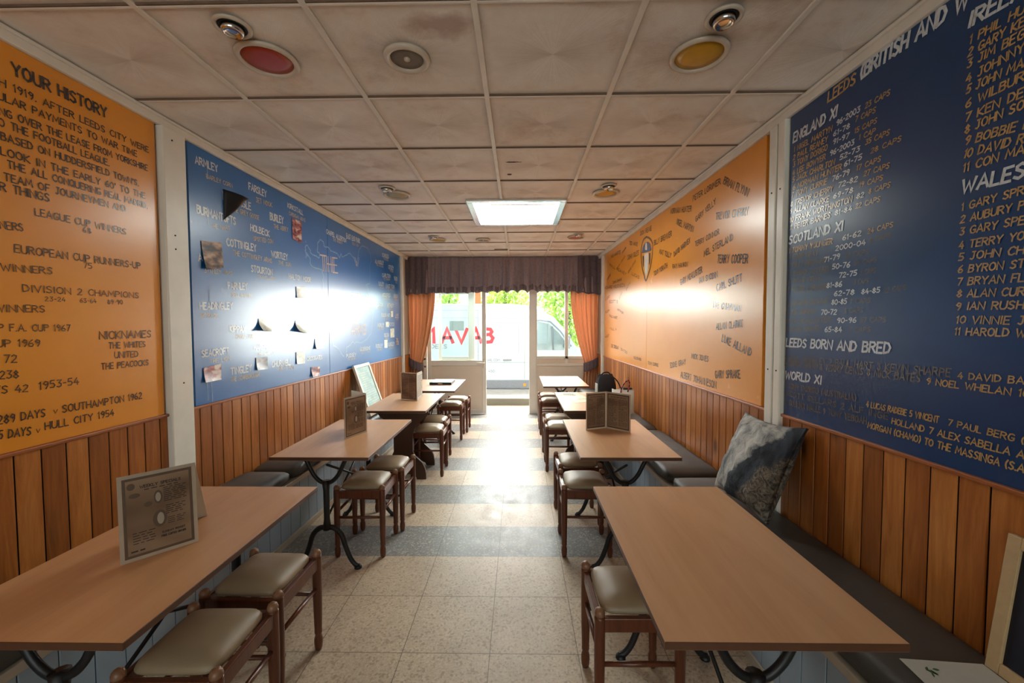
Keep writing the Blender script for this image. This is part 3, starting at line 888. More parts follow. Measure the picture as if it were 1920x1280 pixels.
   ('9 JOE JORDAN','',2.202,1.58,1.997,1.581,0.025),
   ('3 CAPS','',1.828,1.577,1.732,1.578,0.021),
   ('10 G MCALLISTER','',2.2,1.533,1.903,1.538,0.025),
   ('57 CAPS','',1.743,1.536,1.626,1.537,0.02),
   ('11 DAVID HARVEY','',2.199,1.491,1.962,1.497,0.025),
   ('7 CAPS','',1.798,1.496,1.694,1.498,0.02),
   ('1 PAUL MADELEY 2 PAUL HART 3 KEVIN SHARPE','',2.205,1.338,1.385,1.354,0.027),
   ('5 BRIAN SMITH 6 TERRY LEWIS 8 MICK BATES','',2.204,1.313,1.486,1.322,0.027),
   ('1 TONY DORIGO (AUSTRALIA)','',2.2,1.194,1.753,1.205,0.026),
   ('SCOTT SELLARS 2 ALF INGE','',2.188,1.154,1.604,1.16,0.025),
   ('6 GUNNAR HALLE 9 TONY YEBOAH','',2.196,1.106,1.698,1.119,0.026),
  ],
 },
 'photos': [
  [(2.477,2.046),(2.642,2.066),(2.654,1.904),(2.494,1.869)],
  [(3.458,2.436),(3.605,2.437),(3.597,2.25),(3.459,2.259)],
  [(3.494,1.865),(3.633,1.873),(3.629,1.774),(3.498,1.768)],
  [(2.991,1.584),(3.142,1.583),(3.137,1.484),(2.992,1.486)],
  [(3.469,1.576),(3.665,1.573),(3.651,1.461),(3.465,1.474)],
  [(3.783,1.407),(3.937,1.407),(3.933,1.312),(3.783,1.31)],
  [(2.949,1.299),(3.081,1.299),(3.083,1.204),(2.951,1.206)],
  [(3.47,1.306),(3.609,1.302),(3.604,1.198),(3.47,1.203)],
  [(3.706,1.152),(3.87,1.142),(3.856,1.06),(3.711,1.056)],
  [(2.463,1.275),(2.607,1.289),(2.605,1.186),(2.467,1.184)],
  [(5.704,1.583),(5.848,1.584),(5.844,1.508),(5.701,1.509)],
  [(5.889,1.485),(6.067,1.491),(6.074,1.357),(5.895,1.354)],
  [(5.639,1.333),(5.769,1.328),(5.764,1.215),(5.634,1.223)],
  [(6.135,1.339),(6.275,1.334),(6.271,1.236),(6.143,1.235)],
  [(5.924,1.739),(6.03,1.746),(6.026,1.656),(5.931,1.65)],
 ],
 'flap': [
  (2.671,2.417),
  (2.812,2.385),
  (2.667,2.218),
  (2.643,2.307),
 ],
}

# ------------------------------------------------------------------ the room
HC = 2.657                       # ceiling height
Y0, YB = -3.0, 7.08              # rear wall, shopfront line
def xl(y): return -1.97 + 0.02*y
def xr(y): return 1.465 - 0.022*y
def wall_pt(side, y, z, out=0.0):
    """point on a side wall; out = distance into the room"""
    return (xl(y)+out, y, z) if side == 'L' else (xr(y)-out, y, z)
def wall_box(mb, side, y0, y1, z0, z1, d0, d1):
    """slab along a slanted side wall between depths d0 (behind) and d1 (into the room)"""
    f = (lambda y, d: xl(y)+d) if side == 'L' else (lambda y, d: xr(y)-d)
    v = [(f(y0,d0),y0,z0),(f(y0,d1),y0,z0),(f(y1,d1),y1,z0),(f(y1,d0),y1,z0),(f(y0,d0),y0,z1),(f(y0,d1),y0,z1),(f(y1,d1),y1,z1),(f(y1,d0),y1,z1)]
    fs = [(0,3,2,1),(4,5,6,7),(0,1,5,4),(1,2,6,5),(2,3,7,6),(3,0,4,7)]
    if side == 'R': fs = [tuple(reversed(q)) for q in fs]
    mb.add(v, fs)

struct(MB().box(-2.3, 1.8, Y0-0.1, 7.85, -0.1, 0.0).build('floor', M['floor']))
def ceiling():
    mb = MB()
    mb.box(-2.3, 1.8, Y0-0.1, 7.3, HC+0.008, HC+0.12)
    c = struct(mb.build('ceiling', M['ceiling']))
    bars = MB()
    for i in range(-2, 6):
        x = -1.354 + 0.6*i
        if x < -2.0 or x > 1.5: continue
        for a, b in (((Y0, 3.72), (4.69, 7.2)) if -0.5 < x < 0.46 else ((Y0, 7.2),)):
            bars.box(x-0.0125, x+0.0125, a, b, HC-0.002, HC+0.008)
    for j in range(-8, 10):
        y = 1.477 + 0.6*j
        if y < Y0: continue
        segs_ = [(-2.1, -0.49), (0.45, 1.6)] if 3.73 < y < 4.69 else [(-2.1, 1.6)]
        for a, b in segs_:
            bars.m = 1; bars.box(a, b, y-0.012, y-0.003, HC-0.0005, HC+0.008); bars.m = 0; bars.box(a, b, y-0.003, y+0.009, HC-0.0015, HC+0.008)
    struct(bars.build('trim_1', [M['trim'], M['joint']], bevel=0.002, segs=1))
ceiling()
for side, nm in (('L', 'left'), ('R', 'right')):
    mb = MB(); wall_box(mb, side, Y0, 7.2, 0.0, HC+0.02, -0.15, -0.022)
    struct(mb.build('wall_'+nm, M['wall']))
    mb = MB(); wall_box(mb, side, Y0, 7.02, HC-0.052, HC-0.002, -0.021, 0.016)
    wall_box(mb, side, Y0, 7.02, HC-0.016, HC-0.002, 0.016, 0.03)
    struct(mb.build('trim_2' if side == 'L' else 'trim_3', M['trim'], bevel=0.004))
# rear wall with an unseen glazed opening, added to let fill light in
mb = MB(); mb.box(-2.2, 1.7, Y0-0.12, Y0, 0, 0.5); mb.box(-2.2, 1.7, Y0-0.12, Y0, 2.4, HC+0.02)
mb.box(-2.2, -1.75, Y0-0.12, Y0, 0.5, 2.4); mb.box(1.25, 1.7, Y0-0.12, Y0, 0.5, 2.4)
struct(mb.build('wall_rear', M['wall']))
w = struct(MB().box(-1.75, 1.25, Y0-0.07, Y0-0.062, 0.5, 2.4).build('added_rear_window', M['glass']))
fr = MB()
for x in (-1.75, -0.78, 0.22, 1.19): fr.box(x, x+0.06, Y0-0.09, Y0-0.03, 0.5, 2.4)
fr.box(-1.75, 1.25, Y0-0.09, Y0-0.03, 0.5, 0.56); fr.box(-1.75, 1.25, Y0-0.09, Y0-0.03, 2.34, 2.4)
fr.build('window_frame', M['alu'], w)

# pine wainscot, tongue and groove
def wainscot(side, nm):
    mb = MB(); pitch = 0.09
    y = -0.45
    g_ = 0.006
    mb.m = 1
    wall_box(mb, side, -0.45, 6.98, 0.44, 1.045, -0.021, -0.006)
    mb.m = 0
    k0 = int(y/pitch)
    for k in range(k0, int(6.98/pitch)):
        a, b = k*pitch, (k+1)*pitch
        wall_box(mb, side, a+g_/2, b-g_/2, 0.44, 1.04, -0.006, 0.0)
    o = struct(mb.build('wall_'+nm+'_panelling', [M['pine'], M['groove']]))
    b = o.modifiers.new('bevel', 'BEVEL'); b.width = 0.003; b.segments = 2; b.limit_method = 'ANGLE'
    mb = MB(); wall_box(mb, side, -0.45, 6.98, 1.036, 1.052, -0.02, 0.012)
    struct(mb.build('trim_4' if side == 'L' else 'trim_5', M['pine_x'], bevel=0.004))
wainscot('L', 'left'); wainscot('R', 'right')
# white covering strips between the boards
mb = MB(); wall_box(mb, 'L', 2.205, 2.354, 0.5, HC-0.052, -0.02, 0.03)
o = struct(mb.build('trim_6', M['white'], bevel=0.006))
sc = MB()
for y, z in ((2.262, 2.545), (2.262, 2.03), (2.262, 1.955), (2.285, 1.21)):
    sc.lathe([(0.0045, 0), (0.0045, 0.003), (0.002, 0.004)], (xl(y)+0.0295, y, z), 8, axis=0)
sc.build('screw', M['dark'], o)
for k, (a, b) in enumerate(((2.215, 2.272), (2.284, 2.345))):
    mb = MB(); wall_box(mb, 'R', a, b, 0.5, HC-0.052, -0.02, 0.022)
    o = struct(mb.build('trim_%d' % (7+k), M['white'], bevel=0.005))
    sc = MB()
    for z in (2.25, 1.28):
        yy = (a+b)/2
        sc.lathe([(0.0045, 0), (0.0045, -0.003), (0.002, -0.004)], (xr(yy)-0.0215, yy, z), 8, axis=0)
    sc.build('screw', M['dark'], o)
mb = MB(); wall_box(mb, 'L', 6.42, 6.50, 0.5, HC-0.052, -0.02, 0.03)
struct(mb.build('trim_9', M['white'], bevel=0.006))
mb = MB(); wall_box(mb, 'R', 6.42, 6.50, 0.5, HC-0.052, -0.02, 0.03)
struct(mb.build('trim_10', M['white'], bevel=0.006))

# ------------------------------------------------------------------ shopfront
def shopfront():
    a, pnl = M['alu'], M['panel']
    # solid wall above the glazing (behind the valance)
    struct(MB().box(-2.1, 1.6, YB-0.02, YB+0.10, 2.13, HC+0.02).build('wall_back', M['wall']))
    # side light left of the door leaf
    mb = MB(); mb.box(-1.90, -1.60, YB-0.03, YB+0.03, 0.93, 0.97); mb.box(-1.90, -1.60, YB-0.03, YB+0.03, 0.80, 0.84); mb.box(-1.64, -1.585, YB-0.03, YB+0.03, 0, 2.13)
    mb.box(-1.90, -1.64, YB-0.03, YB+0.03, 2.09, 2.13); mb.box(-1.92, -1.87, YB-0.03, YB+0.03, 0, 2.13)
    w = struct(mb.build('window_2', a, bevel=0.004))
    MB().box(-1.87, -1.64, YB-0.004, YB+0.004, 0.97, 2.09).build('pane', M['glass'], w)
    mb = MB(); mb.box(-1.87, -1.64, YB-0.012, YB+0.012, 0.0, 0.80); mb.box(-1.87, -1.64, YB-0.012, YB+0.012, 0.84, 0.93)
    mb.build('lower_panel', pnl, w)
    # closed door leaf
    mb = MB()
    mb.box(-1.575, -1.510, YB-0.035, YB+0.015, 0.01, 2.13); mb.box(-0.629, -0.560, YB-0.035, YB+0.015, 0.01, 2.13)
    mb.box(-1.51, -0.629, YB-0.035, YB+0.015, 0.01, 0.075); mb.box(-1.51, -0.629, YB-0.035, YB+0.015, 0.835, 0.925); mb.box(-1.51, -0.629, YB-0.035, YB+0.015, 2.11, 2.13)
    d = struct(mb.build('door_1', a, bevel=0.005))
    MB().box(-1.51, -0.629, YB-0.016, YB, 0.075, 0.835).build('lower_panel', pnl, d)
    MB().box(-1.51, -0.629, YB-0.012, YB-0.004, 0.925, 2.11).build('pane', M['glass'], d)
    h = MB(); h.box(-0.612, -0.582, YB-0.043, YB-0.035, 0.80, 0.94); h.tube([(-0.597,YB-0.04,0.885),(-0.597,YB-0.085,0.885),(-0.64,YB-0.088,0.885),(-0.715,YB-0.088,0.882)], 0.010)
    h.build('door_handle', M['white'], d, smooth=True)
    # second, sliding frame just outside the glass
    mb = MB(); mb.box(-1.395, -1.345, YB+0.06, YB+0.10, 0.92, 2.13); mb.box(-0.875, -0.765, YB+0.06, YB+0.10, 0.92, 2.13); mb.box(-1.345, -0.875, YB+0.06, YB+0.10, 0.92, 0.985)
    mb.box(-1.345, -0.875, YB+0.06, YB+0.10, 2.07, 2.13)
    w = struct(mb.build('window_3', a, bevel=0.004))
    MB().box(-1.345, -0.875, YB+0.076, YB+0.084, 0.985, 2.07).build('pane', M['glass'], w)
    # post right of the open doorway
    mb = MB(); mb.box(0.178, 0.297, YB-0.04, YB+0.03, 0.0, 2.13)
    struct(mb.build('door_2', a, bevel=0.006))
    # right window over a panel
    mb = MB(); mb.box(0.297, 0.315, YB-0.035, YB+0.02, 0, 2.13); mb.box(0.79, 0.846, YB-0.035, YB+0.02, 0.86, 2.13); mb.box(0.315, 1.36, YB-0.035, YB+0.02, 0.95, 1.0)
    mb.box(0.297, 1.36, YB-0.04, YB+0.02, 0.83, 0.87); mb.box(0.315, 1.36, YB-0.035, YB+0.02, 2.1, 2.13); mb.box(1.29, 1.36, YB-0.035, YB+0.02, 0, 2.13); mb.box(0.315, 1.29, YB-0.035, YB+0.02, 0.0, 0.06)
    w = struct(mb.build('window_4', a, bevel=0.004))
    MB().box(0.315, 0.79, YB-0.012, YB-0.004, 1.0, 2.1).build('pane', M['glass'], w)
    MB().box(0.846, 1.29, YB-0.012, YB-0.004, 1.0, 2.1).build('pane', M['glass'], w)
    mb = MB(); mb.box(0.315, 1.29, YB-0.016, YB, 0.06, 0.83); mb.box(0.315, 1.29, YB-0.016, YB, 0.87, 0.95)
    mb.build('lower_panel', pnl, w)
shopfront()
# ground outside: granite step, pale pavement, road
struct(MB().box(-6, 6, 7.80, 7.86, -0.1, 0.128).build('trim_11', M['kerb'], bevel=0.006))
struct(MB().box(-6, 6, 7.86, 8.95, -0.1, 0.13).build('floor_pavement', M['pavement']))
struct(MB().box(-9, 9, 8.95, 16, -0.12, 0.02).build('floor_road', M['pavement']))

# ------------------------------------------------------------------ brush lettering
GL = {
'A':(.62,[[(0,0),(.31,1),(.62,0)],[(.12,.34),(.5,.34)]]),'B':(.52,[[(0,0),(0,1),(.38,.96),(.46,.78),(.36,.58),(0,.54)],[(.36,.56),(.52,.32),(.42,.05),(0,0)]]),
'C':(.54,[[(.54,.84),(.38,1),(.14,.9),(0,.5),(.12,.1),(.36,0),(.54,.16)]]),'D':(.54,[[(0,0),(0,1),(.34,.93),(.54,.55),(.42,.14),(0,0)]]),
'E':(.46,[[(.46,1),(0,1),(0,0),(.46,0)],[(0,.52),(.38,.52)]]),'F':(.46,[[(.46,1),(0,1),(0,0)],[(0,.52),(.36,.52)]]),
'G':(.58,[[(.54,.86),(.36,1),(.12,.9),(0,.48),(.12,.08),(.36,0),(.56,.14),(.56,.44),(.32,.44)]]),'H':(.54,[[(0,0),(0,1)],[(.54,0),(.54,1)],[(0,.5),(.54,.5)]]),
'I':(.1,[[(.05,0),(.05,1)]]),'J':(.44,[[(.12,1),(.44,1)],[(.32,1),(.32,.18),(.18,0),(0,.12)]]),'K':(.54,[[(0,0),(0,1)],[(.52,1),(.03,.46),(.54,0)]]),
'L':(.44,[[(0,1),(0,0),(.44,0)]]),'M':(.72,[[(0,0),(.08,1),(.36,.3),(.64,1),(.72,0)]]),'N':(.56,[[(0,0),(0,1),(.56,0),(.56,1)]]),
'O':(.6,[[(.3,1),(.08,.85),(0,.5),(.08,.15),(.3,0),(.52,.15),(.6,.5),(.52,.85),(.3,1)]]),'P':(.5,[[(0,0),(0,1),(.38,.95),(.5,.74),(.38,.52),(0,.47)]]),
'Q':(.6,[[(.3,1),(.08,.85),(0,.5),(.08,.15),(.3,0),(.52,.15),(.6,.5),(.52,.85),(.3,1)],[(.36,.24),(.62,-.06)]]),'R':(.54,[[(0,0),(0,1),(.38,.96),(.5,.76),(.38,.55),(0,.5)],[(.22,.5),(.54,0)]]),
'S':(.5,[[(.48,.86),(.28,1),(.06,.86),(.08,.64),(.42,.4),(.46,.16),(.24,0),(0,.14)]]),'T':(.54,[[(0,1),(.54,1)],[(.27,1),(.27,0)]]),'U':(.56,[[(0,1),(0,.26),(.14,.02),(.42,.02),(.56,.26),(.56,1)]]),
'V':(.58,[[(0,1),(.29,0),(.58,1)]]),'W':(.8,[[(0,1),(.2,0),(.4,.75),(.6,0),(.8,1)]]),'X':(.56,[[(0,1),(.56,0)],[(.56,1),(0,0)]]),'Y':(.56,[[(0,1),(.28,.5),(.56,1)],[(.28,.5),(.28,0)]]),'Z':(.5,[[(0,1),(.5,1),(0,0),(.5,0)]]),
'0':(.5,[[(.25,1),(.05,.8),(0,.5),(.05,.2),(.25,0),(.45,.2),(.5,.5),(.45,.8),(.25,1)]]),'1':(.2,[[(0,.8),(.14,1),(.14,0)]]),'2':(.48,[[(.02,.8),(.22,1),(.44,.84),(.4,.58),(0,0),(.48,0)]]),
'3':(.46,[[(.02,.98),(.44,.98),(.2,.6),(.44,.42),(.4,.12),(.2,0),(0,.12)]]),'4':(.5,[[(.3,1),(0,.34),(.5,.34)],[(.36,.62),(.36,0)]]),'5':(.46,[[(.44,1),(.08,1),(.04,.58),(.34,.58),(.46,.32),(.32,.04),(0,.06)]]),
'6':(.48,[[(.38,1),(.1,.66),(0,.3),(.12,.03),(.36,.03),(.48,.28),(.34,.5),(.06,.4)]]),'7':(.46,[[(0,1),(.46,1),(.16,0)]]),'8':(.48,[[(.24,.54),(.06,.72),(.24,1),(.42,.74),(.24,.54),(0,.26),(.24,0),(.48,.26),(.24,.54)]]),
'9':(.46,[[(.44,.66),(.22,.5),(.02,.7),(.2,1),(.44,.86),(.42,.4),(.24,0)]]),'.':(.1,[[(.02,0),(.09,.06)]]),',':(.1,[[(.08,.1),(.02,-.12)]]),"'":(.1,[[(.06,1),(.03,.76)]]),'-':(.3,[[(.02,.46),(.28,.46)]]),
'(':(.2,[[(.2,1.08),(.04,.7),(.02,.34),(.16,-.08)]]),')':(.2,[[(0,1.08),(.16,.7),(.18,.34),(.04,-.08)]]),'/':(.3,[[(0,0),(.3,1)]]),
'@':(.6,[[(.3,1),(.05,.7),(.05,.25),(.3,0),(.5,.1)]])}
def stroke(out, pts, th):
    """flat brush stroke along a 2-D polyline: adds (verts, faces)"""
    P = [Vector(p) for p in pts]; n = len(P)
    L = []; R = []
    for i in range(n):
        d0 = (P[i]-P[i-1]).normalized() if i else (P[1]-P[0]).normalized()
        d1 = (P[i+1]-P[i]).normalized() if i < n-1 else d0
        t = (d0+d1)
        if t.length < 0.2: t = d1
        t.normalize()
        nrm = Vector((-t.y, t.x)); c = max(0.55, nrm.dot(Vector((-d1.y, d1.x))))
        e = Vector((0, 0))
        if i == 0: e = -d1*th*0.3
        if i == n-1: e = d0*th*0.3
        L.append(P[i]+e+nrm*th/2/c); R.append(P[i]+e-nrm*th/2/c)
    b = len(out[0]); zz = 0.00012*(1 + (b//7) % 5); out[0].extend([Vector((q.x, q.y, zz)) for q in L+R])
    for i in range(n-1): out[1].append((b+i, b+n+i, b+n+i+1, b+i+1))
def text_width(t, sp=0.17):
    return sum((GL[c][0] if c in GL else 0.34) + sp for c in t) - sp
def text_2d(t, width, h, th=0.15, slant=0.0, vis='', wob=0.025):
    """strokes of one written line, scaled so that it (or its visible start) is `width` long"""
    sx = width/(text_width(vis or t))
    out = ([], []); x = 0.0
    thm = th*min(h, sx*1.25)
    for c in t:
        if c in GL:
            w_, pls = GL[c]
            dy = random.uniform(-wob, wob); ds = random.uniform(-0.03, 0.03)
            for pl in pls:
                stroke(out, [((x+p[0])*sx + (slant+ds)*p[1]*h, (p[1]*random.uniform(0.985,1.015)+dy)*h) for p in pl], thm)
            x += w_+0.17
        else: x += 0.34+0.17
    return out
def put_line(mb, side, e, th, slant=0.0, out_=0.0012):
    t, vis, y0, z0, y1, z1, h = e
    dy, dz = y1-y0, z1-z0
    # length along the wall, wall slant is tiny
    L = math.hypot(dy, dz); ux, uz = dy/L, dz/L
    sgn = 1 if side == 'L' else -1
    V, F = text_2d(t, L, abs(h)/max(0.6, abs(ux)), th, slant, vis)
    # up vector: perpendicular to the baseline in the wall plane
    px, pz = -uz*sgn, ux*sgn
    pts = []
    for v in V:
        y = y0 + ux*v.x + px*v.y; z = z0 + uz*v.x + pz*v.y
        pts.append(wall_pt(side, y, z, out_ + v.z))
    mb.add(pts, F)
def board(name, label, side, spans, z0, z1, mat, parts):
    ym = (spans[0][0]+spans[-1][1])/2
    o = thing(name, label, 'wall board', (0, 0, 0))
    for a, b in spans:
        mb = MB(); wall_box(mb, side, a, b, z0, z1, -0.021, 0.0)
        mb.build('panel', mat, o, bevel=0.0015, segs=1)
    for nm, mat_, lab, th, slant, lines in parts:
        for e in lines:
            mb = MB(); put_line(mb, side, e, th, slant)
            if nm == 'title_word': put_line(mb, side, (e[0], e[1], e[2]+0.035, e[3], e[4]+0.035, e[5], e[6]), th, slant, 0.0016)
            c = mb.build(nm, mat_, o)
            if lab: c['label'] = lab
    return o
ZB0, ZB1 = 1.052, 2.604
lo = D['LO']
board('painted_board', 'orange painted board with dark lettering of club history and nicknames, at the near left', 'L', [(-0.45, 2.19)], ZB0, ZB1, M['orange'],
      [('heading', M['letter_black'], '', 0.2, 0.0, lo['heading']), ('paragraph_line', M['letter_black'], '', 0.16, 0.0, lo['paragraph']),
       ('honours_line', M['letter_black'], '', 0.15, 0.0, lo['honours']), ('nickname_line', M['letter_black'], '', 0.17, 0.03, lo['nicknames'])])
lb = D['LB']
bl = board('painted_board', 'blue painted board with white district names and a pale map outline, on the left wall', 'L', [(2.40, 4.068), (4.072, 6.40)], ZB0, ZB1, M['blue'],
      [('district_name', M['letter_white'], 'white lettering', 0.2, 0.0, lb['district']), ('pub_name', M['letter_pub'], 'dull gold lettering', 0.17, 0.0, lb['pub']), ('title_word', M['letter_pink'], 'large pale pink lettering', 0.08, 0.0, lb['title'])])
mb = MB()
for pl in D['map']:
    out = ([], []); pp = [Vector((a, b)) for a, b in pl]; sm = []
    for i in range(len(pp)-1):
        for k in range(3):
            t = k/3; q = pp[i].lerp(pp[i+1], t)
            sm.append(q + (Vector((random.uniform(-1,1)*0.012, random.uniform(-1,1)*0.008)) if k else Vector((0,0))))
    sm.append(pp[-1])
    stroke(out, sm, 0.011)
    mb.add([wall_pt('L', v.x, v.y, 0.0014) for v in out[0]], [tuple(reversed(f)) for f in out[1]])
mb.build('map_outline', M['map_line'], bl)['label'] = 'pale blue outline of a map'
for ya, za, yb_, zb_ in [(2.544, 2.551, 2.547, 2.442), (2.536, 2.263, 2.54, 2.16), (2.524, 1.178, 2.528, 1.06), (2.528, 1.765, 2.529, 1.6), (2.491, 1.186, 2.494, 1.073)]:
    out = ([], []); stroke(out, [(ya, za), (ya+0.003, (za+zb_)/2), (yb_, zb_)], 0.006)
    MB().add([wall_pt('L', v.x, v.y, 0.0013) for v in out[0]], out[1]).build('paint_drip', M['map_line'], bl)
ro = D['RO']
br = board('painted_board', 'orange painted board with scattered player names and a shield crest, on the right wall', 'R', [(2.405, 4.428), (4.432, 6.40)], ZB0, ZB1, M['orange'],
      [('name_line', M['letter_black'], '', 0.16, 0.0, ro['names'])])
def crest():
    cr = D['crest']
    def fill(name, pts, mat, out_, ring=0.0):
        mb = MB()
        sp = [(v.x, v.y) for v in smooth_pts([(p[0], p[1], 0) for p in pts] + [(pts[0][0], pts[0][1], 0)], 4)][:-1]
        if ring:
            o2 = ([], []); stroke(o2, sp+[sp[0]], ring); mb.add([wall_pt('R', v.x, v.y, out_) for v in o2[0]], o2[1])
        else: mb.poly([wall_pt('R', y, z, out_) for y, z in sp])
        return mb.build(name, mat, c)
    c = bpy.data.objects.new('crest', None); COL.objects.link(c); c.parent = br; c.empty_display_size = 0.05
    fill('shield_outline', cr['outline'], M['crest_dark'], 0.0016, 0.022)
    fill('blue_cap', cr['cap'], M['crest_blue'], 0.0018)
    fill('white_stripe', cr['stripe'], M['crest_white'], 0.0018)
    fill('dark_rib', cr['ribl'], M['crest_dark'], 0.0018); fill('dark_rib', cr['ribr'], M['crest_dark'], 0.0018)
    fill('white_cap_patch', cr['cap_patch'], M['crest_white'], 0.0022)  # white patch on the blue cap of the shield
crest()
rb = D['RB']
board('painted_board', 'dark blue painted board listing international players in white and gold, at the near right', 'R', [(-0.45, 2.205)], 1.035, ZB1, M['blue_dark'],
      [('heading', M['letter_white'], 'bold white lettering', 0.21, 0.12, rb['heading']), ('year_line', M['letter_white'], 'white lettering', 0.21, 0.12, rb['white']),
       ('name_line', M['letter_gold'], 'gold lettering', 0.19, 0.12, rb['gold']), ('worn_line', M['letter_faded'], 'rubbed out gold lettering', 0.18, 0.12, rb['faded'])])

# photographs pinned on the blue board
def photos():
    lab = ['brown photo print with curled corners, upper left of the blue board', 'tall pinkish photo print high on the blue board',
      'small bleached photo print, topmost in the middle of the blue board', 'bleached curled photo print mid blue board, left of a similar one at its height',
      'bleached photo print lifting off the blue board with a black triangular shadow', 'small bleached photo print with black corner, just left of the map outline',
      'greyish photo print of a building, low on the blue board', 'pale photo print low on the blue board, right of the greyish print',
      'small reddish photo print touching the lower edge of the blue board', 'pink and white photo print at the lower left corner of the blue board',
      'tiny white photo print, second from top in the far cluster', 'tall tiny white photo print, third from top in the far cluster', 'tiny pale photo print, lowest in the far cluster',
      'tiny grey photo print at the far right edge of the blue board', 'tiny white photo print, uppermost in the far cluster']
    mt = ['photo_brown','photo_red','photo_pale','photo_pale','photo_pale','photo_pale','photo_grey','photo_pale','photo_red','photo_red','photo_pale','photo_pale','photo_pale','photo_grey','photo_pale']
    curl = [0.02,0.0,0.006,0.045,0.05,0.02,0.012,0.008,0.02,0.012,0,0,0,0,0]
    for i, q in enumerate(D['photos']):
        tl, tr, brr, bll = [Vector(p) for p in q]
        def f(u, v, e=0.0):
            p = (tl*(1-u)+tr*u)*(1-v) + (bll*(1-u)+brr*u)*v
            k = max(0, (1-u)*0.5 + v*0.8 - 0.55)
            lift = 0.003 + e + curl[i]*k*k*1.6
            return wall_pt('L', p.x - curl[i]*0.25*k, p.y + curl[i]*0.3*k, lift)
        mb = MB(); n = 8
        mb.grid(n, n, lambda u, v: f(u, v, 0.0015)); mb.grid(n, n, lambda u, v: f(u, v, 0.0))
        nn = n+1; b = nn*nn
        def idx(a, c_): return c_*nn + a
        rim = [idx(a, 0) for a in range(nn)] + [idx(n, a) for a in range(1, nn)] + [idx(a, n) for a in range(n-1, -1, -1)] + [idx(0, a) for a in range(n-1, 0, -1)]
        for k in range(len(rim)):
            a, c_ = rim[k], rim[(k+1) % len(rim)]
            mb.f.append((a, c_, c_+b, a+b)); mb.mi.append(0)
        o = mb.build('photo_print', M[mt[i]], smooth=False)
        tag(o, lab[i], 'photo', 'photo prints on the blue board')
    q = [Vector(p) for p in D['flap']]
    mb = MB()
    def f(u, v):
        a = q[0]*(1-v)+q[2]*v; b_ = q[1]
        p = a*(1-u) + b_*u
        return wall_pt('L', p.x - 0.02*u, p.y, 0.004 + 0.09*math.sin(u*PI/2)*(1-0.25*v))
    mb.grid(8, 8, f)
    mb2 = mb.build('torn_flap', M['black'], smooth=True)
    s = mb2.modifiers.new('thick', 'SOLIDIFY'); s.thickness = 0.002
    tag(mb2, 'black torn flap peeling off the upper left of the blue board', 'torn print')
photos()

# ------------------------------------------------------------------ ceiling fittings
def round_light(name, label, x, y, r, lens_mat, group, kind):
    t = thing(name, label, 'ceiling light', (x, y, HC), 0, group)
    if kind == 'disc':
        MB().lathe([(r*0.82, 0.0), (r, 0.0), (r*1.0, -0.006), (r*0.93, -0.013), (r*0.86, -0.013), (r*0.81, -0.007), (r*0.81, 0.0)], n=36).build('ring', M['ring'], t, smooth=True)
        MB().lathe([(r*0.80, -0.001), (r*0.80, -0.003), (r*0.5, -0.0065), (0.001, -0.008)], n=32).build('lens', lens_mat, t, smooth=True)
    else:
        MB().lathe([(r*0.78, 0.0), (r, 0.0), (r*0.99, -0.006), (r*0.86, -0.011), (r*0.76, -0.006), (r*0.76, 0.0)], n=30).build('ring', M['ring'], t, smooth=True)
        MB().lathe([(r*0.76, 0.001), (r*0.75, -0.004), (r*0.60, -0.006), (r*0.58, -0.001)], n=28).build('inner_ring', M['dark'], t, smooth=True)
        MB().lathe([(r*0.58, 0.0), (r*0.57, -0.022), (r*0.45, -0.030), (r*0.43, -0.020), (r*0.2, -0.018), (0.001, -0.018)], n=26).build('lamp', M['chrome'], t, smooth=True)
    return t
for (x, y, r, lens, lab) in ((-1.06, 1.772, 0.122, 'red_lens', 'round ceiling light with red lens nearest the viewer, left side'), (0.757, 1.781, 0.118, 'yellow_lens', 'round ceiling light with amber lens nearest the viewer, right side'),
     (-1.049, 3.59, 0.115, 'pale_lens', 'round ceiling light with pale greenish lens, halfway down the room on the left'), (0.748, 3.585, 0.112, 'yellow_lens', 'round ceiling light with amber lens, halfway down the room on the right'),
     (-1.06, 5.45, 0.11, 'yellow_lens', 'round ceiling light with yellow lens farthest from the viewer, left side'), (0.738, 5.345, 0.11, 'red_lens', 'round ceiling light with red lens farthest from the viewer, right side')):
    round_light('ceiling_downlight', lab, x, y, r, M[lens], 'round coloured ceiling lights', 'disc')
for (x, y, lab) in ((-1.075, 1.578, 'small chrome ceiling spotlight beside the red lens nearest the viewer'), (0.757, 1.57, 'small chrome ceiling spotlight beside the amber lens nearest the viewer'),
     (-1.08, 3.41, 'small chrome ceiling spotlight beside the pale greenish lens'), (0.735, 3.405, 'small chrome ceiling spotlight beside the amber lens halfway down the room'),
     (-1.085, 5.27, 'small chrome ceiling spotlight beside the yellow lens at the far left'), (0.748, 5.19, 'small chrome ceiling spotlight beside the red lens at the far right')):
    round_light('ceiling_spotlight', lab, x, y, 0.066, None, 'small chrome ceiling spotlights', 'spot')
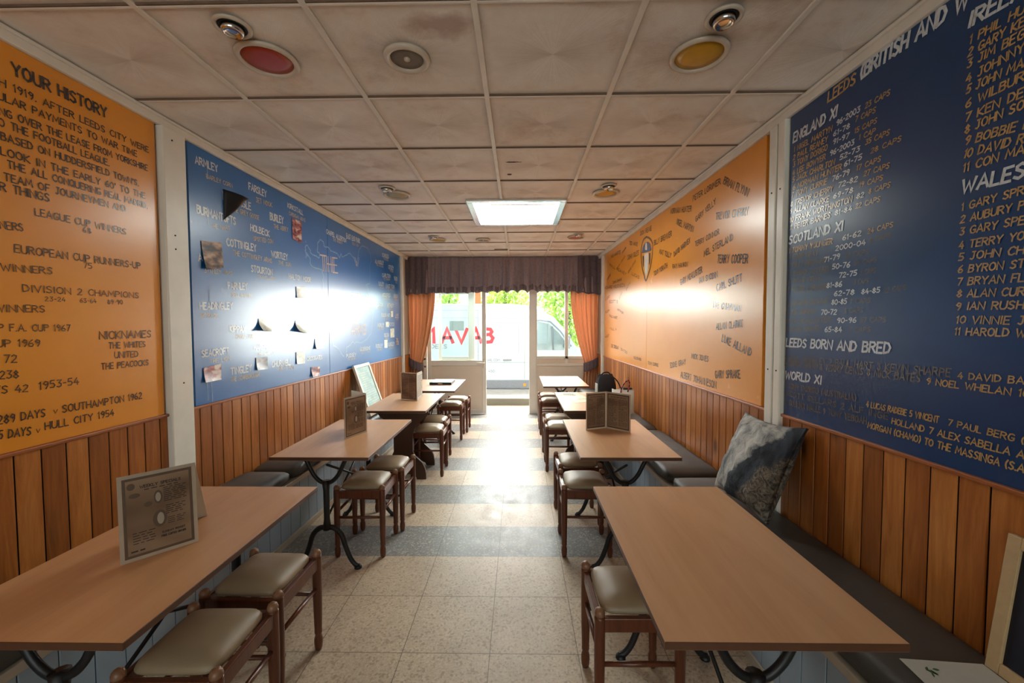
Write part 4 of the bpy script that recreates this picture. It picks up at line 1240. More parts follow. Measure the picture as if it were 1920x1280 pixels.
for (x, y, lab) in ((-0.468, 1.774, 'round grey ceiling speaker between the nearest red and amber lights'), (-0.465, 5.47, 'round grey ceiling speaker at the far end, past the bright skylight')):
    t = thing('ceiling_speaker', lab, 'ceiling speaker', (x, y, HC), 0, 'round ceiling speakers')
    MB().lathe([(0.068, 0), (0.098, 0), (0.096, -0.010), (0.085, -0.017), (0.074, -0.014), (0.068, -0.006), (0.068, 0.0)], n=34).build('ring', M['ring'], t, smooth=True)
    MB().lathe([(0.068, -0.001), (0.067, -0.006), (0.04, -0.004), (0.001, -0.003)], n=30).build('grille', M['grille'], t, smooth=True)
    MB().lathe([(0.014, -0.003), (0.013, -0.009), (0.006, -0.013), (0.001, -0.014)], n=14).build('centre_cap', M['ring'], t, smooth=True)
def skylight():
    t = thing('skylight', 'bright square skylight panel in a silver frame in the ceiling', 'skylight', (-0.02, 4.20, HC))
    a, b = 0.458, 0.465
    mb = MB(); w_ = 0.062
    mb.box(-a, a, -b, -b+w_, -0.014, 0.008); mb.box(-a, a, b-w_*0.6, b, -0.014, 0.008); mb.box(-a, -a+w_, -b+w_, b-w_*0.6, -0.014, 0.008); mb.box(a-w_, a, -b+w_, b-w_*0.6, -0.014, 0.008)
    mb.build('frame', M['steel'], t, bevel=0.006)
    mb = MB(); mb.tube([(-0.24, -b+0.105, -0.016), (0.36, -b+0.105, -0.016)], 0.007); mb.build('rod', M['grille'], t, smooth=True)
    MB().box(-a+w_, a-w_, -b+w_, b-w_*0.6, -0.005, 0.007).build('diffuser', M['skylight'], t)
skylight()
o = MB().box(-0.36, -0.16, 6.16, 6.20, HC-0.010, HC+0.004).build('ceiling_vent', M['grille'], bevel=0.003)
tag(o, 'short grey ceiling vent strip just in front of the valance', 'vent')

# ------------------------------------------------------------------ benches along both walls
def bench(side, label):
    t = thing('wall_bench', label, 'bench')
    f = (lambda y, d: xl(y)+d) if side == 'L' else (lambda y, d: xr(y)-d)
    dep = 0.29 if side == 'L' else 0.37
    if side == 'L': dep = 0.295
    Y1 = 6.9; Ya = -0.4
    mb = MB(); wall_box(mb, side, Ya, Y1, 0.405, 0.44, -0.02, dep+0.03)
    mb.build('seat_board', M['skirt'], t, bevel=0.004)
    mb = MB(); mb.m = 1
    wall_box(mb, side, Ya, Y1, 0.0, 0.405, dep-0.03, dep-0.006); mb.m = 0
    y = Ya
    while y < Y1-0.1:
        wall_box(mb, side, y+0.002, y+0.118, 0.0, 0.405, dep-0.006, dep); y += 0.12
    o = mb.build('front_boards', [M['tg'], M['tg_joint']], t)
    b = o.modifiers.new('bevel', 'BEVEL'); b.width = 0.004; b.segments = 2; b.limit_method = 'ANGLE'
    mb = MB(); wall_box(mb, side, Ya, Y1, 0.0, 0.045, dep, dep+0.012)
    mb.build('skirting', M['skirt'], t, bevel=0.003)
    return t
bench('L', 'long fitted wall bench with pale blue boarded front along the left wall')
bench('R', 'long fitted wall bench with pale blue boarded front along the right wall')
def cushions():
    L = [(0.95, 1.88, 'charcoal bench cushion on the left bench, behind the nearest left table'), (1.90, 2.83, 'charcoal bench cushion with rounded end on the left bench, between the two nearest left tables'),
         (2.85, 3.78, 'charcoal bench cushion on the left bench, beside the second left table'), (3.80, 4.73, 'charcoal bench cushion on the left bench, beside the third left table'),
         (4.75, 5.68, 'charcoal bench cushion on the left bench, second from the curtain'), (5.70, 6.63, 'charcoal bench cushion on the left bench, next to the curtain')]
    R = [(0.60, 2.765, 'long dark bench cushion in the near right, under the grey patterned scatter cushion'), (2.785, 3.98, 'charcoal bench cushion on the right bench, beside the second right table'),
         (4.0, 5.2, 'charcoal bench cushion on the right bench, beside the third right table'), (5.22, 6.6, 'charcoal bench cushion on the right bench, next to the curtain')]
    for side, lst in (('L', L), ('R', R)):
        for a, b, lab in lst:
            ym = (a+b)/2; wd = 0.315 if side == 'L' else 0.385
            x = xl(ym)+0.005+wd/2 if side == 'L' else xr(ym)-0.005-wd/2
            mb = MB(); pad(mb, 0, 0, 0.002, 0.086, wd, b-a-0.004, dome=0.008, ex=14, n=16, edge=0.03)
            o = mb.build('bench_cushion', M['cushion'], smooth=True, loc=(x, ym, 0.44))
            o.rotation_euler = (0, 0, math.atan(0.02)*-1 if side == 'L' else math.atan(0.022))
            tag(o, lab, 'cushion', 'bench cushions')
cushions()

# ------------------------------------------------------------------ tables
def iron_table(label, cx, cy, lx=0.595, ly=0.985, px=0.0):
    t = thing('dining_table', label, 'table', (cx, cy, 0), 0, 'tables with black cast iron bases')
    mb = MB(); mb.box(-lx/2, lx/2, -ly/2, ly/2, 0.729, 0.75)
    top = mb.build('table_top', [M['laminate'], M['edge']], t, bevel=0.0015, segs=1)
    for p in top.data.polygons:
        if abs(p.normal.z) < 0.5: p.material_index = 1
    for s in (-1, 1):
        y = s*0.36
        mb = MB()
        arm = smooth_pts([(-0.142, y, 0.726), (-0.128, y, 0.70), (-0.104, y, 0.65), (-0.076, y, 0.595), (-0.038, y, 0.556), (0, y, 0.546), (0.038, y, 0.556), (0.076, y, 0.595), (0.104, y, 0.65), (0.128, y, 0.70), (0.142, y, 0.726)], 4)
        mb.tube(arm, 0.0135, 8, 0.9)
        mb.tube([(0, y, 0.56), (0, y, 0.50), (0, y, 0.32), (0, y, 0.25)], [0.026, 0.019, 0.018, 0.026], 10)
        mb.box(-0.17, 0.17, y-0.02, y+0.02, 0.720, 0.729)
        for q in (-1, 1):
            leg = smooth_pts([(0.0, y, 0.262), (q*0.045, y, 0.258), (q*0.09, y, 0.215), (q*0.115, y, 0.14), (q*0.145, y, 0.065), (q*0.175, y, 0.025), (q*0.20, y, 0.014)], 4)
            n = len(leg)
            mb.tube(leg, [0.017 - 0.003*i/n if i < n-5 else 0.015 for i in range(n)], 8, 0.9)
            mb.lathe([(0.018, 0.0), (0.024, 0.004), (0.022, 0.014), (0.012, 0.024)], (q*0.192, y, 0), 10)
        mb.v = [(q[0]+px, q[1], q[2]) for q in mb.v]
        mb.build('pedestal', M['iron'], t, smooth=True)
    for s in (-1, 1):
        mb = MB(); mb.tube([(px+0.008*s, -0.36*s, 0.66), (px+0.008*s, 0.36*s, 0.30)], 0.0075, 6)
        mb.build('brace', M['iron'], t, smooth=True)
    return t
iron_table('beech topped table in the near left holding the largest menu', -1.275, 1.46, px=-0.02)
iron_table('beech topped table, second on the left, with a narrow menu on it', -1.19, 2.885, px=-0.02)
iron_table('beech topped table at the far left with a black case on it', -1.085, 5.38, 0.64, 1.05, -0.03)
iron_table('bare beech topped table in the near right, largest in view', 0.656, 1.478, 0.595, 0.98)
iron_table('beech topped table, second on the right, with an opened menu', 0.66, 2.893)
iron_table('bare beech topped table at the far right beside the doorway', 0.605, 5.745, 0.585, 1.045, 0.02)
def trestle_table(label, cx, cy, lx, ly, py):
    t = thing('dining_table', label, 'table', (cx, cy, 0), 0, 'tables with brown panel trestles')
    mb = MB(); mb.box(-lx/2, lx/2, -ly/2, ly/2, 0.729, 0.75)
    top = mb.build('table_top', [M['laminate'], M['edge']], t, bevel=0.0015, segs=1)
    for p in top.data.polygons:
        if abs(p.normal.z) < 0.5: p.material_index = 1
    half = [(0.255, 0.729), (0.255, 0.665), (0.235, 0.635), (0.195, 0.60), (0.150, 0.555), (0.115, 0.50), (0.095, 0.45), (0.095, 0.28), (0.115, 0.235), (0.150, 0.205), (0.190, 0.165), (0.215, 0.11), (0.225, 0.05), (0.225, 0.0), (0.135, 0.0), (0.12, 0.03), (0.08, 0.05)]
    out = half + [(-x, z) for x, z in reversed(half)]
    for y in py:
        MB().prism(out, 1, y-0.014, y+0.014).build('end_panel', M['trestle'], t, bevel=0.003)
    MB().box(-0.013, 0.013, py[0]+0.014, py[1]-0.014, 0.26, 0.40).build('stretcher', M['trestle'], t, bevel=0.003)
    return t
trestle_table('beech topped table on dark brown panel trestle, third on the left, with a menu', -1.15, 4.205, 0.6, 0.98, (-0.17, 0.245))
trestle_table('beech topped table on dark brown panel trestle, third on the right, covered in leaflets', 0.715, 4.245, 0.6, 1.04, (-0.19, 0.255))

# ------------------------------------------------------------------ stools
def make_stool(label, loc, rz):
    t = thing('stool', label, 'stool', loc, rz, 'low wooden stools with taupe vinyl seats')
    s = 0.15
    prof = [(0.0135, 0.0), (0.0175, 0.012), (0.0195, 0.035), (0.019, 0.055), (0.0135, 0.074), (0.0165, 0.080), (0.0175, 0.088), (0.0165, 0.098), (0.0195, 0.20), (0.0205, 0.30), (0.0205, 0.44), (0.0195, 0.452)]
    knob = [(0.0185, 0.452), (0.020, 0.458), (0.020, 0.464), (0.0165, 0.474), (0.009, 0.480), (0.001, 0.481)]
    for a in (-1, 1):
        for b in (-1, 1):
            l = MB().lathe(prof, (a*s, b*s, 0), 12).build('leg', M['stool'], t, smooth=True)
            MB().lathe(knob, (a*s, b*s, 0), 12).build('leg_cap', M['worn'], l, smooth=True)
    for b in (-1, 1):
        MB().box(-s+0.015, s-0.015, b*s-0.011, b*s+0.011, 0.392, 0.446).build('rail', M['stool'], t, bevel=0.004)
        MB().box(b*s-0.011, b*s+0.011, -s+0.015, s-0.015, 0.392, 0.446).build('rail', M['stool'], t, bevel=0.004)
        MB().tube([(-s+0.012, b*s, 0.265), (0, b*s, 0.265), (s-0.012, b*s, 0.265)], [0.0085, 0.0105, 0.0085], 8).build('stretcher', M['stool'], t, smooth=True)
        MB().tube([(b*s, -s+0.012, 0.30), (b*s, 0, 0.30), (b*s, s-0.012, 0.30)], [0.0085, 0.0105, 0.0085], 8).build('stretcher', M['stool'], t, smooth=True)
    mb = MB(); pad(mb, 0, 0, 0.438, 0.480, 0.277, 0.277, dome=0.016, ex=7, n=14, edge=0.022)
    mb.build('seat', M['seat'], t, smooth=True)
    return t
ST = [(-1.085, 1.355, 0.0, 'low stool nearest the viewer on the left, partly cut off by the frame'), (-1.105, 1.73, 0.0, 'low stool second from the viewer on the left, beside the nearest left table'),
      (-1.055, 2.805, 0.0, 'low stool at the second left table, the nearer of its two'), (-1.018, 3.155, 0.0, 'low stool at the second left table, the farther of its two'),
      (-0.935, 4.25, 0.0, 'low stool at the third left table, the nearer of its two'), (-0.968, 4.645, 0.0, 'low stool at the third left table, the farther of its two'),
      (-0.925, 5.58, 0.0, 'low stool at the far left table, the nearer of its two'), (-0.892, 5.965, 0.0, 'low stool at the far left table, closest to the door'),
      (0.447, 1.645, 0.0, 'low stool nearest the viewer on the right, half under the bare table'), (0.450, 2.82, 0.0, 'low stool at the second right table, the nearer of its two'),
      (0.462, 3.245, 0.0, 'low stool at the second right table, the farther of its two'), (0.446, 4.395, 0.0, 'low stool at the third right table, the nearer of its two'),
      (0.446, 4.75, 0.0, 'low stool at the third right table, the farther of its two'), (0.455, 5.845, 0.0, 'low stool at the far right table, the nearer of its two'),
      (0.462, 6.29, 0.0, 'low stool at the far right table, closest to the doorway')]
proto = None
for i, (x, y, a, lab) in enumerate(ST):
    rz = [0.02, -0.02, 0.015, -0.02, 0.02, -0.02, 0.02, -0.01, 0.01, -0.015, 0.03, -0.02, 0.015, 0.0, -0.02][i]
    if proto is None: proto = make_stool(lab, (x, y, 0), rz)
    else: dup(proto, (x, y, 0), rz, lab)

# ------------------------------------------------------------------ menus
def text_on(mb, t, width, h, org, ux, uy, th=0.16, off=(0,0,0)):
    V, F = text_2d(t, width, h, th, 0.0, '', 0.0)
    o_ = Vector(org); a = Vector(ux); b = Vector(uy); f = Vector(off)
    nn = a.cross(b)
    mb.add([o_ + a*v.x + b*v.y + f + nn*v.z for v in V], F)
def menu_leaf(t, name, p0, p1, h, design, lean=(0,0,0)):
    """one upright laminated leaf standing between two floor points; print faces the right-hand normal"""
    p0 = Vector(p0); p1 = Vector(p1); ux = (p1-p0); w_ = ux.length; ux.normalize()
    up = (Vector((0,0,1)) + Vector(lean)).normalized(); n = ux.cross(up).normalized()
    mb = MB(); th = 0.0018
    a, b, c, d = p0, p0+ux*w_, p0+ux*w_+up*h, p0+up*h
    mb.add([a-n*th, b-n*th, c-n*th, d-n*th, a, b, c, d], [(3,2,1,0),(4,5,6,7),(0,1,5,4),(1,2,6,5),(2,3,7,6),(3,0,4,7)])
    leaf = mb.build(name, M['menu_border'], t)
    P = lambda x, y, e: p0 + ux*x*w_ + up*y*h + n*e
    mb = MB(); mb.quad(P(0.055,0.04,0.0004), P(0.945,0.04,0.0004), P(0.945,0.96,0.0004), P(0.055,0.96,0.0004)); mb.build('printed_border', M['menu_line'], leaf)
    mb = MB(); mb.quad(P(0.095,0.07,0.0008), P(0.905,0.07,0.0008), P(0.905,0.93,0.0008), P(0.095,0.93,0.0008)); mb.build('print', M['menu_bg'], leaf)
    mb = MB(); im = MB(); rnd = random.Random(len(design)*7 + int(w_*1000))
    def line(t_, x, y, wd, hh): text_on(mb, t_, wd*w_, hh*h, P(x, y, 0.0013), ux, up, 0.2)
    def scribble(x0, x1, y, hh):
        x = x0
        while x < x1-0.03:
            wd = min(rnd.uniform(0.04, 0.11), x1-x)
            mb.quad(P(x,y,0.0013), P(x+wd,y,0.0013), P(x+wd,y+hh,0.0013), P(x,y+hh,0.0013)); x += wd+0.025
    if design == 'specials':
        line('WEEKLY SPECIALS', 0.27, 0.825, 0.52, 0.032)
        scribble(0.32, 0.75, 0.795, 0.010)
        for k in range(8): scribble(0.56, 0.86, 0.77-k*0.023, 0.008)
        for k in range(5): scribble(0.58, 0.84, 0.55-k*0.024, 0.008)
        for k in range(5): scribble(0.16, 0.44, 0.31-k*0.03, 0.008)
        for k in range(4): scribble(0.6, 0.84, 0.40-k*0.022, 0.007)
        line('SUNDAY ROAST', 0.52, 0.235, 0.3, 0.022); line('FREE COFFEE DINNER', 0.51, 0.19, 0.32, 0.022)
        scribble(0.13, 0.3, 0.10, 0.016)
        for (cx, cy, rx, ry) in ((0.20, 0.75, 0.07, 0.028), (0.36, 0.62, 0.05, 0.03), (0.49, 0.68, 0.055, 0.08), (0.50, 0.42, 0.09, 0.10), (0.16, 0.86, 0.05, 0.04)):
            im.poly([P(cx+rx*math.cos(q*PI/8), cy+ry*math.sin(q*PI/8), 0.0012) for q in range(16)])
        pale = MB()
        for (cx, cy, rx, ry) in ((0.49, 0.68, 0.035, 0.055), (0.51, 0.42, 0.045, 0.07)):
            pale.poly([P(cx+rx*math.cos(q*PI/8), cy+ry*math.sin(q*PI/8), 0.0016) for q in range(16)])
        pale.build('picture', M['menu_border'], leaf)
        im.build('picture', M['menu_line'], leaf)
    else:
        cols = ((0.13, 0.46), (0.53, 0.87))
        scribble(0.2, 0.8, 0.87, 0.018)
        for c0, c1 in cols:
            y = 0.82
            while y > 0.11:
                if rnd.random() < 0.16: scribble(c0, c0+0.2, y-0.006, 0.016); y -= 0.04
                else: scribble(c0, c1, y, 0.009); y -= 0.024
    mb.build('writing', M['ink'] if design == 'specials' else M['menu_line'], leaf)
    return leaf
def blank_leaf(t, name, p0, p1, h):
    p0 = Vector(p0); p1 = Vector(p1); ux = (p1-p0); w_ = ux.length; ux.normalize(); up = Vector((0,0,1)); n = ux.cross(up).normalized(); th = 0.0018
    a, b, c, d = p0, p1, p1+up*h, p0+up*h
    lf = MB().add([a-n*th, b-n*th, c-n*th, d-n*th, a, b, c, d], [(3,2,1,0),(4,5,6,7),(0,1,5,4),(1,2,6,5),(2,3,7,6),(3,0,4,7)]).build(name, M['lpaper'], t)
    mb = MB(); im = MB(); rnd = random.Random(5)
    P = lambda x, y: p0 + ux*x*w_ + up*y*h + n*0.0006
    for k in range(14):
        y = 0.86-k*0.055
        x = 0.15
        while x < 0.8:
            wd = rnd.uniform(0.08, 0.2); mb.quad(P(x,y), P(x+wd,y), P(x+wd,y+0.02), P(x,y+0.02)); x += wd+0.05
    mb.build('writing', M['ink_soft'], lf)
    return lf
TZ = 0.7505
def menu(label, pts, h, d1, d2):
    t = thing('menu_card', label, 'menu', (pts[1][0], pts[1][1], TZ), 0, 'standing folded menus')
    o = Vector((pts[1][0], pts[1][1], 0))
    q = [Vector((p[0], p[1], 0)) - o for p in pts]
    menu_leaf(t, 'front_leaf', q[0], q[1], h, d1)
    if d2 == 'blank': blank_leaf(t, 'back_leaf', q[1], q[2], h)
    else: menu_leaf(t, 'front_leaf', q[1], q[2], h, d2)
    return t
def tent_menu():
    a, b = Vector((-1.300, 1.290, 0)), Vector((-1.163, 1.445, 0))
    t = thing('menu_card', 'large laminated specials menu standing like a tent on the near left table', 'menu', (b.x, b.y, TZ), 0, 'standing folded menus')
    d = (b-a).normalized(); n = Vector((-d.y, d.x, 0))
    a -= b; b = Vector((0, 0, 0))
    menu_leaf(t, 'front_leaf', a, b, 0.285, 'specials', n*0.08)
    top = n*0.0227; q = Vector((-0.122, 0.20, 0)); h = Vector((0, 0, 0.284)); e = n*0.003
    mb = MB(); mb.add([b+q, a+q, a+top+h, b+top+h, b+q+e, a+q+e, a+top+h+e, b+top+h+e], [(3,2,1,0),(4,5,6,7),(0,1,5,4),(1,2,6,5),(2,3,7,6),(3,0,4,7)])
    lf = mb.build('back_leaf', M['lpaper'], t)
tent_menu()
menu('laminated specials menu standing on the second left table', [(-1.192, 2.765), (-1.120, 2.985), (-1.285, 3.12)], 0.285, 'specials', 'blank')
menu('laminated menu standing on the third left table, below the leaning frame', [(-1.246, 4.30), (-1.050, 4.205), (-1.047, 4.42)], 0.29, 'list', 'blank')
menu('open laminated menu facing the viewer on the second right table', [(0.497, 3.03), (0.659, 3.10), (0.806, 2.96)], 0.277, 'list', 'list2')

# ------------------------------------------------------------------ loose things
def leaning_frame(name, label, cat, pts, border, face_mat, frame_mat, depth, inner=None):
    """pts: bottom-near, bottom-far, top-far, top-near corners of the front"""
    t = thing(name, label, cat, pts[0])
    o = Vector(pts[0]); a, b, c, d = [Vector(p)-o for p in pts]
    ux = (b-a).normalized(); W_ = (b-a).length; H_ = (d-a).length; uy = (d-a).normalized(); n = ux.cross(uy).normalized()
    if n.x * (1 if pts[0][0] < 0 else -1) < 0: n = -n
    P = lambda x, y, e: a + ux*x + uy*y + n*e
    mb = MB()
    def bar(x0, x1, y0, y1, e0, e1):
        mb.add([P(x0,y0,e0),P(x1,y0,e0),P(x1,y1,e0),P(x0,y1,e0),P(x0,y0,e1),P(x1,y0,e1),P(x1,y1,e1),P(x0,y1,e1)], [(0,3,2,1),(4,5,6,7),(0,1,5,4),(1,2,6,5),(2,3,7,6),(3,0,4,7)])
    bar(0, border, 0, H_, -depth, 0); bar(W_-border, W_, 0, H_, -depth, 0); bar(border, W_-border, 0, border, -depth, 0); bar(border, W_-border, H_-border, H_, -depth, 0)
    mb.build('frame', frame_mat, t, bevel=0.003)
    mb = MB(); bar(border, W_-border, border, H_-border, -depth*0.8, -depth*0.45)
    pic = mb.build('picture', face_mat, t)
    if inner:
        mb = MB(); rnd = random.Random(3)
        for k in range(16):
            y = H_*0.84 - k*H_*0.045; x = W_*0.22
            while x < W_*0.74:
                wd = rnd.uniform(0.02, 0.06)
                mb.quad(P(x,y,-depth*0.44), P(x+wd,y,-depth*0.44), P(x+wd,y+0.007,-depth*0.44), P(x,y+0.007,-depth*0.44)); x += wd+0.014
        mb.build('writing', inner, pic)
    return t
leaning_frame('picture_frame', 'cream framed pale poster leaning on the left wall behind the third table', 'picture', [(-1.60, 4.40, 0.545), (-1.60, 4.87, 0.545), (-1.825, 4.98, 1.085), (-1.835, 4.53, 1.085)], 0.038, M['poster'], M['cream'], 0.026, M['menu_border'])
leaning_frame('chalkboard', 'pale wood framed dark board leaning on the right wall at the frame edge', 'board', [(1.355, 0.66, 0.535), (1.355, 1.185, 0.535), (1.418, 1.195, 0.925), (1.418, 0.67, 0.925)], 0.034, M['slate'], M['mdf'], 0.02)
def pillow():
    mb = MB(); n = 26; W_, H_ = 0.50, 0.50
    def f(u, v, s_):
        a, b = u*2-1, v*2-1
        e = max(0.0, (1-a*a))**0.55 * max(0.0, (1-b*b))**0.55
        pin = 1 - 0.10*(1-a*a)*(abs(b)**3); pin2 = 1 - 0.10*(1-b*b)*(abs(a)**3)
        wr = 0.006*math.sin(9*a+4*b) + 0.005*math.sin(14*b-6*a)
        return (s_*(0.085*e + 0.006) + (wr*e if s_ < 0 else 0), a*W_/2*pin2, b*H_/2*pin)
    mb.grid(n, n, lambda u, v: f(u, v, -1)); mb.grid(n, n, lambda u, v: f(u, v, 1))
    nn = n+1; b = nn*nn
    rim = [a for a in range(nn)] + [k*nn+n for k in range(1, nn)] + [n*nn+a for a in range(n-1, -1, -1)] + [k*nn for k in range(n-1, 0, -1)]
    for k in range(len(rim)):
        a, c = rim[k], rim[(k+1) % len(rim)]
        mb.f.append((a, c, c+b, a+b)); mb.mi.append(0)
    o = mb.build('scatter_cushion', M['fur'], smooth=True)
    o.matrix_world = Matrix.Translation((1.282, 2.225, 0.785)) @ Matrix.Rotation(0.02, 4, 'Z') @ Matrix.Rotation(0.42, 4, 'Y') @ Matrix.Rotation(-0.06, 4, 'X')
    tag(o, 'square grey scatter cushion with animal pattern leaning on the right wall', 'cushion')
pillow()
def flyer(label, pts, z, mat, ink=None, name='leaflet', cat='leaflet', lines=6, leaf=False):
    mb = MB(); n = len(pts)
    v = [(x, y, z) for x, y in pts] + [(x, y, z+0.0012) for x, y in pts]
    mb.add(v, [tuple(range(n-1, -1, -1)), tuple(range(n, 2*n))] + [(i, (i+1) % n, n+(i+1) % n, n+i) for i in range(n)])
    o = mb.build(name, mat); tag(o, label, cat)
    P = lambda u, w_: tuple(a+b for a, b in zip(((1-u)*(1-w_)*pts[0][0]+u*(1-w_)*pts[1][0]+u*w_*pts[2][0]+(1-u)*w_*pts[3][0], (1-u)*(1-w_)*pts[0][1]+u*(1-w_)*pts[1][1]+u*w_*pts[2][1]+(1-u)*w_*pts[3][1]), (0, 0))) + (z+0.0018,)
    if ink:
        mb = MB(); rnd = random.Random(n+lines)
        for k in range(lines):
            w_ = 0.42 + k*0.075; u = 0.34
            while u < 0.85:
                d = rnd.uniform(0.05, 0.12); mb.quad(P(u,w_), P(min(u+d,0.9),w_), P(min(u+d,0.9),w_+0.03), P(u,w_+0.03)); u += d+0.03
        mb.build('writing', ink, o)
    if leaf:
        mb = MB()
        for c, a, L in (((0.18,0.12),0.4,0.12),((0.24,0.11),1.3,0.08),((0.18,0.13),-0.6,0.08),((0.27,0.11),0.0,0.09),((0.22,0.15),2.2,0.07)):
            ca, sa = math.cos(a), math.sin(a)
            mb.poly([P(c[0]+L*(x*ca-y*sa)*0.9, c[1]+L*(x*sa+y*ca)) for x, y in ((0,0),(0.35,0.16),(0.7,0.14),(1,0),(0.7,-0.14),(0.35,-0.16))])
        mb.build('leaf_print', M['green_ink'], o)
    return o
flyer('white sheet with a green leaf print on the dark bench, beside the leaning board', [(1.385, 1.02), (1.385, 1.0), (1.10, 0.985), (1.12, 1.18)], 0.5365, M['lpaper']) if False else None
flyer('white sheet with a green leaf print lying on the near right bench', [(1.128, 1.203), (1.352, 1.185), (1.345, 0.86), (1.105, 0.90)], 0.5365, M['lpaper'], M['ink_soft'], 'paper_sheet', 'paper', 7, True)
flyer('pale leaflet at the far edge of the third right table', [(0.425, 4.72), (0.64, 4.725), (0.635, 4.54), (0.43, 4.52)], TZ, M['lpaper'], M['grille'])
flyer('pale green leaflet lying aslant on the third right table', [(0.535, 4.44), (0.70, 4.54), (0.76, 4.20), (0.56, 4.09)], TZ, M['green_paper'], M['grille'], lines=4)
flyer('pinkish leaflet at the far right of the third right table', [(0.675, 4.73), (0.86, 4.74), (0.88, 4.58), (0.76, 4.545)], TZ, M['pink_paper'], M['ink_soft'])
def case():
    t = thing('laptop_case', 'flat black case lying on the far left table', 'case', (-1.03, 5.52, TZ))
    MB().box(-0.145, 0.145, -0.17, 0.19, 0.0, 0.016).build('base', M['black'], t, bevel=0.006)
    MB().box(-0.145, 0.145, -0.17, 0.19, 0.018, 0.032).build('lid', M['black'], t, bevel=0.006)
    MB().box(-0.03, 0.03, -0.178, -0.168, 0.010, 0.022).build('clasp', M['chrome'], t, bevel=0.002)
case()
def bag():
    t = thing('handbag', 'black handbag standing on the right bench near the curtain', 'bag', (1.125, 5.32, 0.536), 0.1)
    mb = MB(); n = 24
    prof = []
    for (z, sx, sy) in ((0.0, 0.115, 0.08), (0.02, 0.125, 0.09), (0.20, 0.12, 0.08), (0.29, 0.11, 0.06), (0.335, 0.095, 0.04), (0.35, 0.08, 0.02)):
        for k in range(n):
            a = 2*PI*k/n; c, s_ = math.cos(a), math.sin(a); r = (abs(c)**5+abs(s_)**5)**(-0.2)
            prof.append((c*r*sx + 0.006*math.sin(7*a+z*30), s_*r*sy, z + (0.012*math.sin(3*a) if z > 0.25 else 0)))
    f = [(i*n+k, i*n+(k+1) % n, (i+1)*n+(k+1) % n, (i+1)*n+k) for i in range(5) for k in range(n)] + [tuple(range(n-1, -1, -1)), tuple(range(5*n, 6*n))]
    mb.add(prof, f); mb.build('body', M['black_fabric'], t, smooth=True)
    mb = MB(); mb.tube(smooth_pts([(0.08, 0.0, 0.33), (0.14, 0.0, 0.28), (0.19, 0.01, 0.20), (0.205, 0.01, 0.13), (0.17, 0.0, 0.12), (0.12, 0.0, 0.15)], 5), 0.008, 8); mb.build('strap', M['black_fabric'], t, smooth=True)
    mb = MB(); mb.tube(smooth_pts([(-0.06, 0, 0.345), (-0.03, 0, 0.375), (0.03, 0, 0.38), (0.06, 0, 0.345)], 5), 0.008, 8); mb.build('handle', M['black_fabric'], t, smooth=True)
    mb = MB(); mb.box(-0.128, -0.118, -0.05, 0.05, 0.02, 0.24); mb.build('side_panel', M['lpaper'], t, bevel=0.004)
bag()
def tote():
    t = thing('tote_bag', 'pale carrier bag with dark red handle on the right bench behind the open menu', 'bag', (1.17, 4.62, 0.534), -0.1)
    v = []; n = 20
    lev = ((0.0, 0.105, 0.06), (0.02, 0.115, 0.068), (0.15, 0.118, 0.06), (0.27, 0.12, 0.045))
    for (z, sx, sy) in lev:
        for k in range(n):
            a = 2*PI*k/n; c, s_ = math.cos(a), math.sin(a); r = (abs(c)**6+abs(s_)**6)**(-1/6)
            v.append((c*r*sx, s_*r*sy, z+0.008*math.sin(5*a)*(z > 0.2)))
    f = [(i*n+k, i*n+(k+1) % n, (i+1)*n+(k+1) % n, (i+1)*n+k) for i in range(3) for k in range(n)] + [tuple(range(n-1, -1, -1)), tuple(range(3*n, 4*n))]
    MB().add(v, f).build('body', M['lpaper'], t, smooth=True)
    mb = MB(); hp = smooth_pts([(-0.03, -0.045, 0.24), (-0.02, -0.05, 0.30), (0.02, -0.052, 0.365), (0.055, -0.052, 0.375), (0.062, -0.05, 0.33), (0.045, -0.045, 0.25)], 6)
    mb.tube(hp, 0.0075, 8)
    for i, p in enumerate(mb.f): mb.mi[i] = 1 if (i//16) % 2 else 0
    mb.build('handle', [M['black'], M['red_letter']], t, smooth=True)
    MB().box(0.0, 0.10, -0.02, 0.02, 0.268, 0.292).build('contents', M['black'], t, bevel=0.006)
tote()

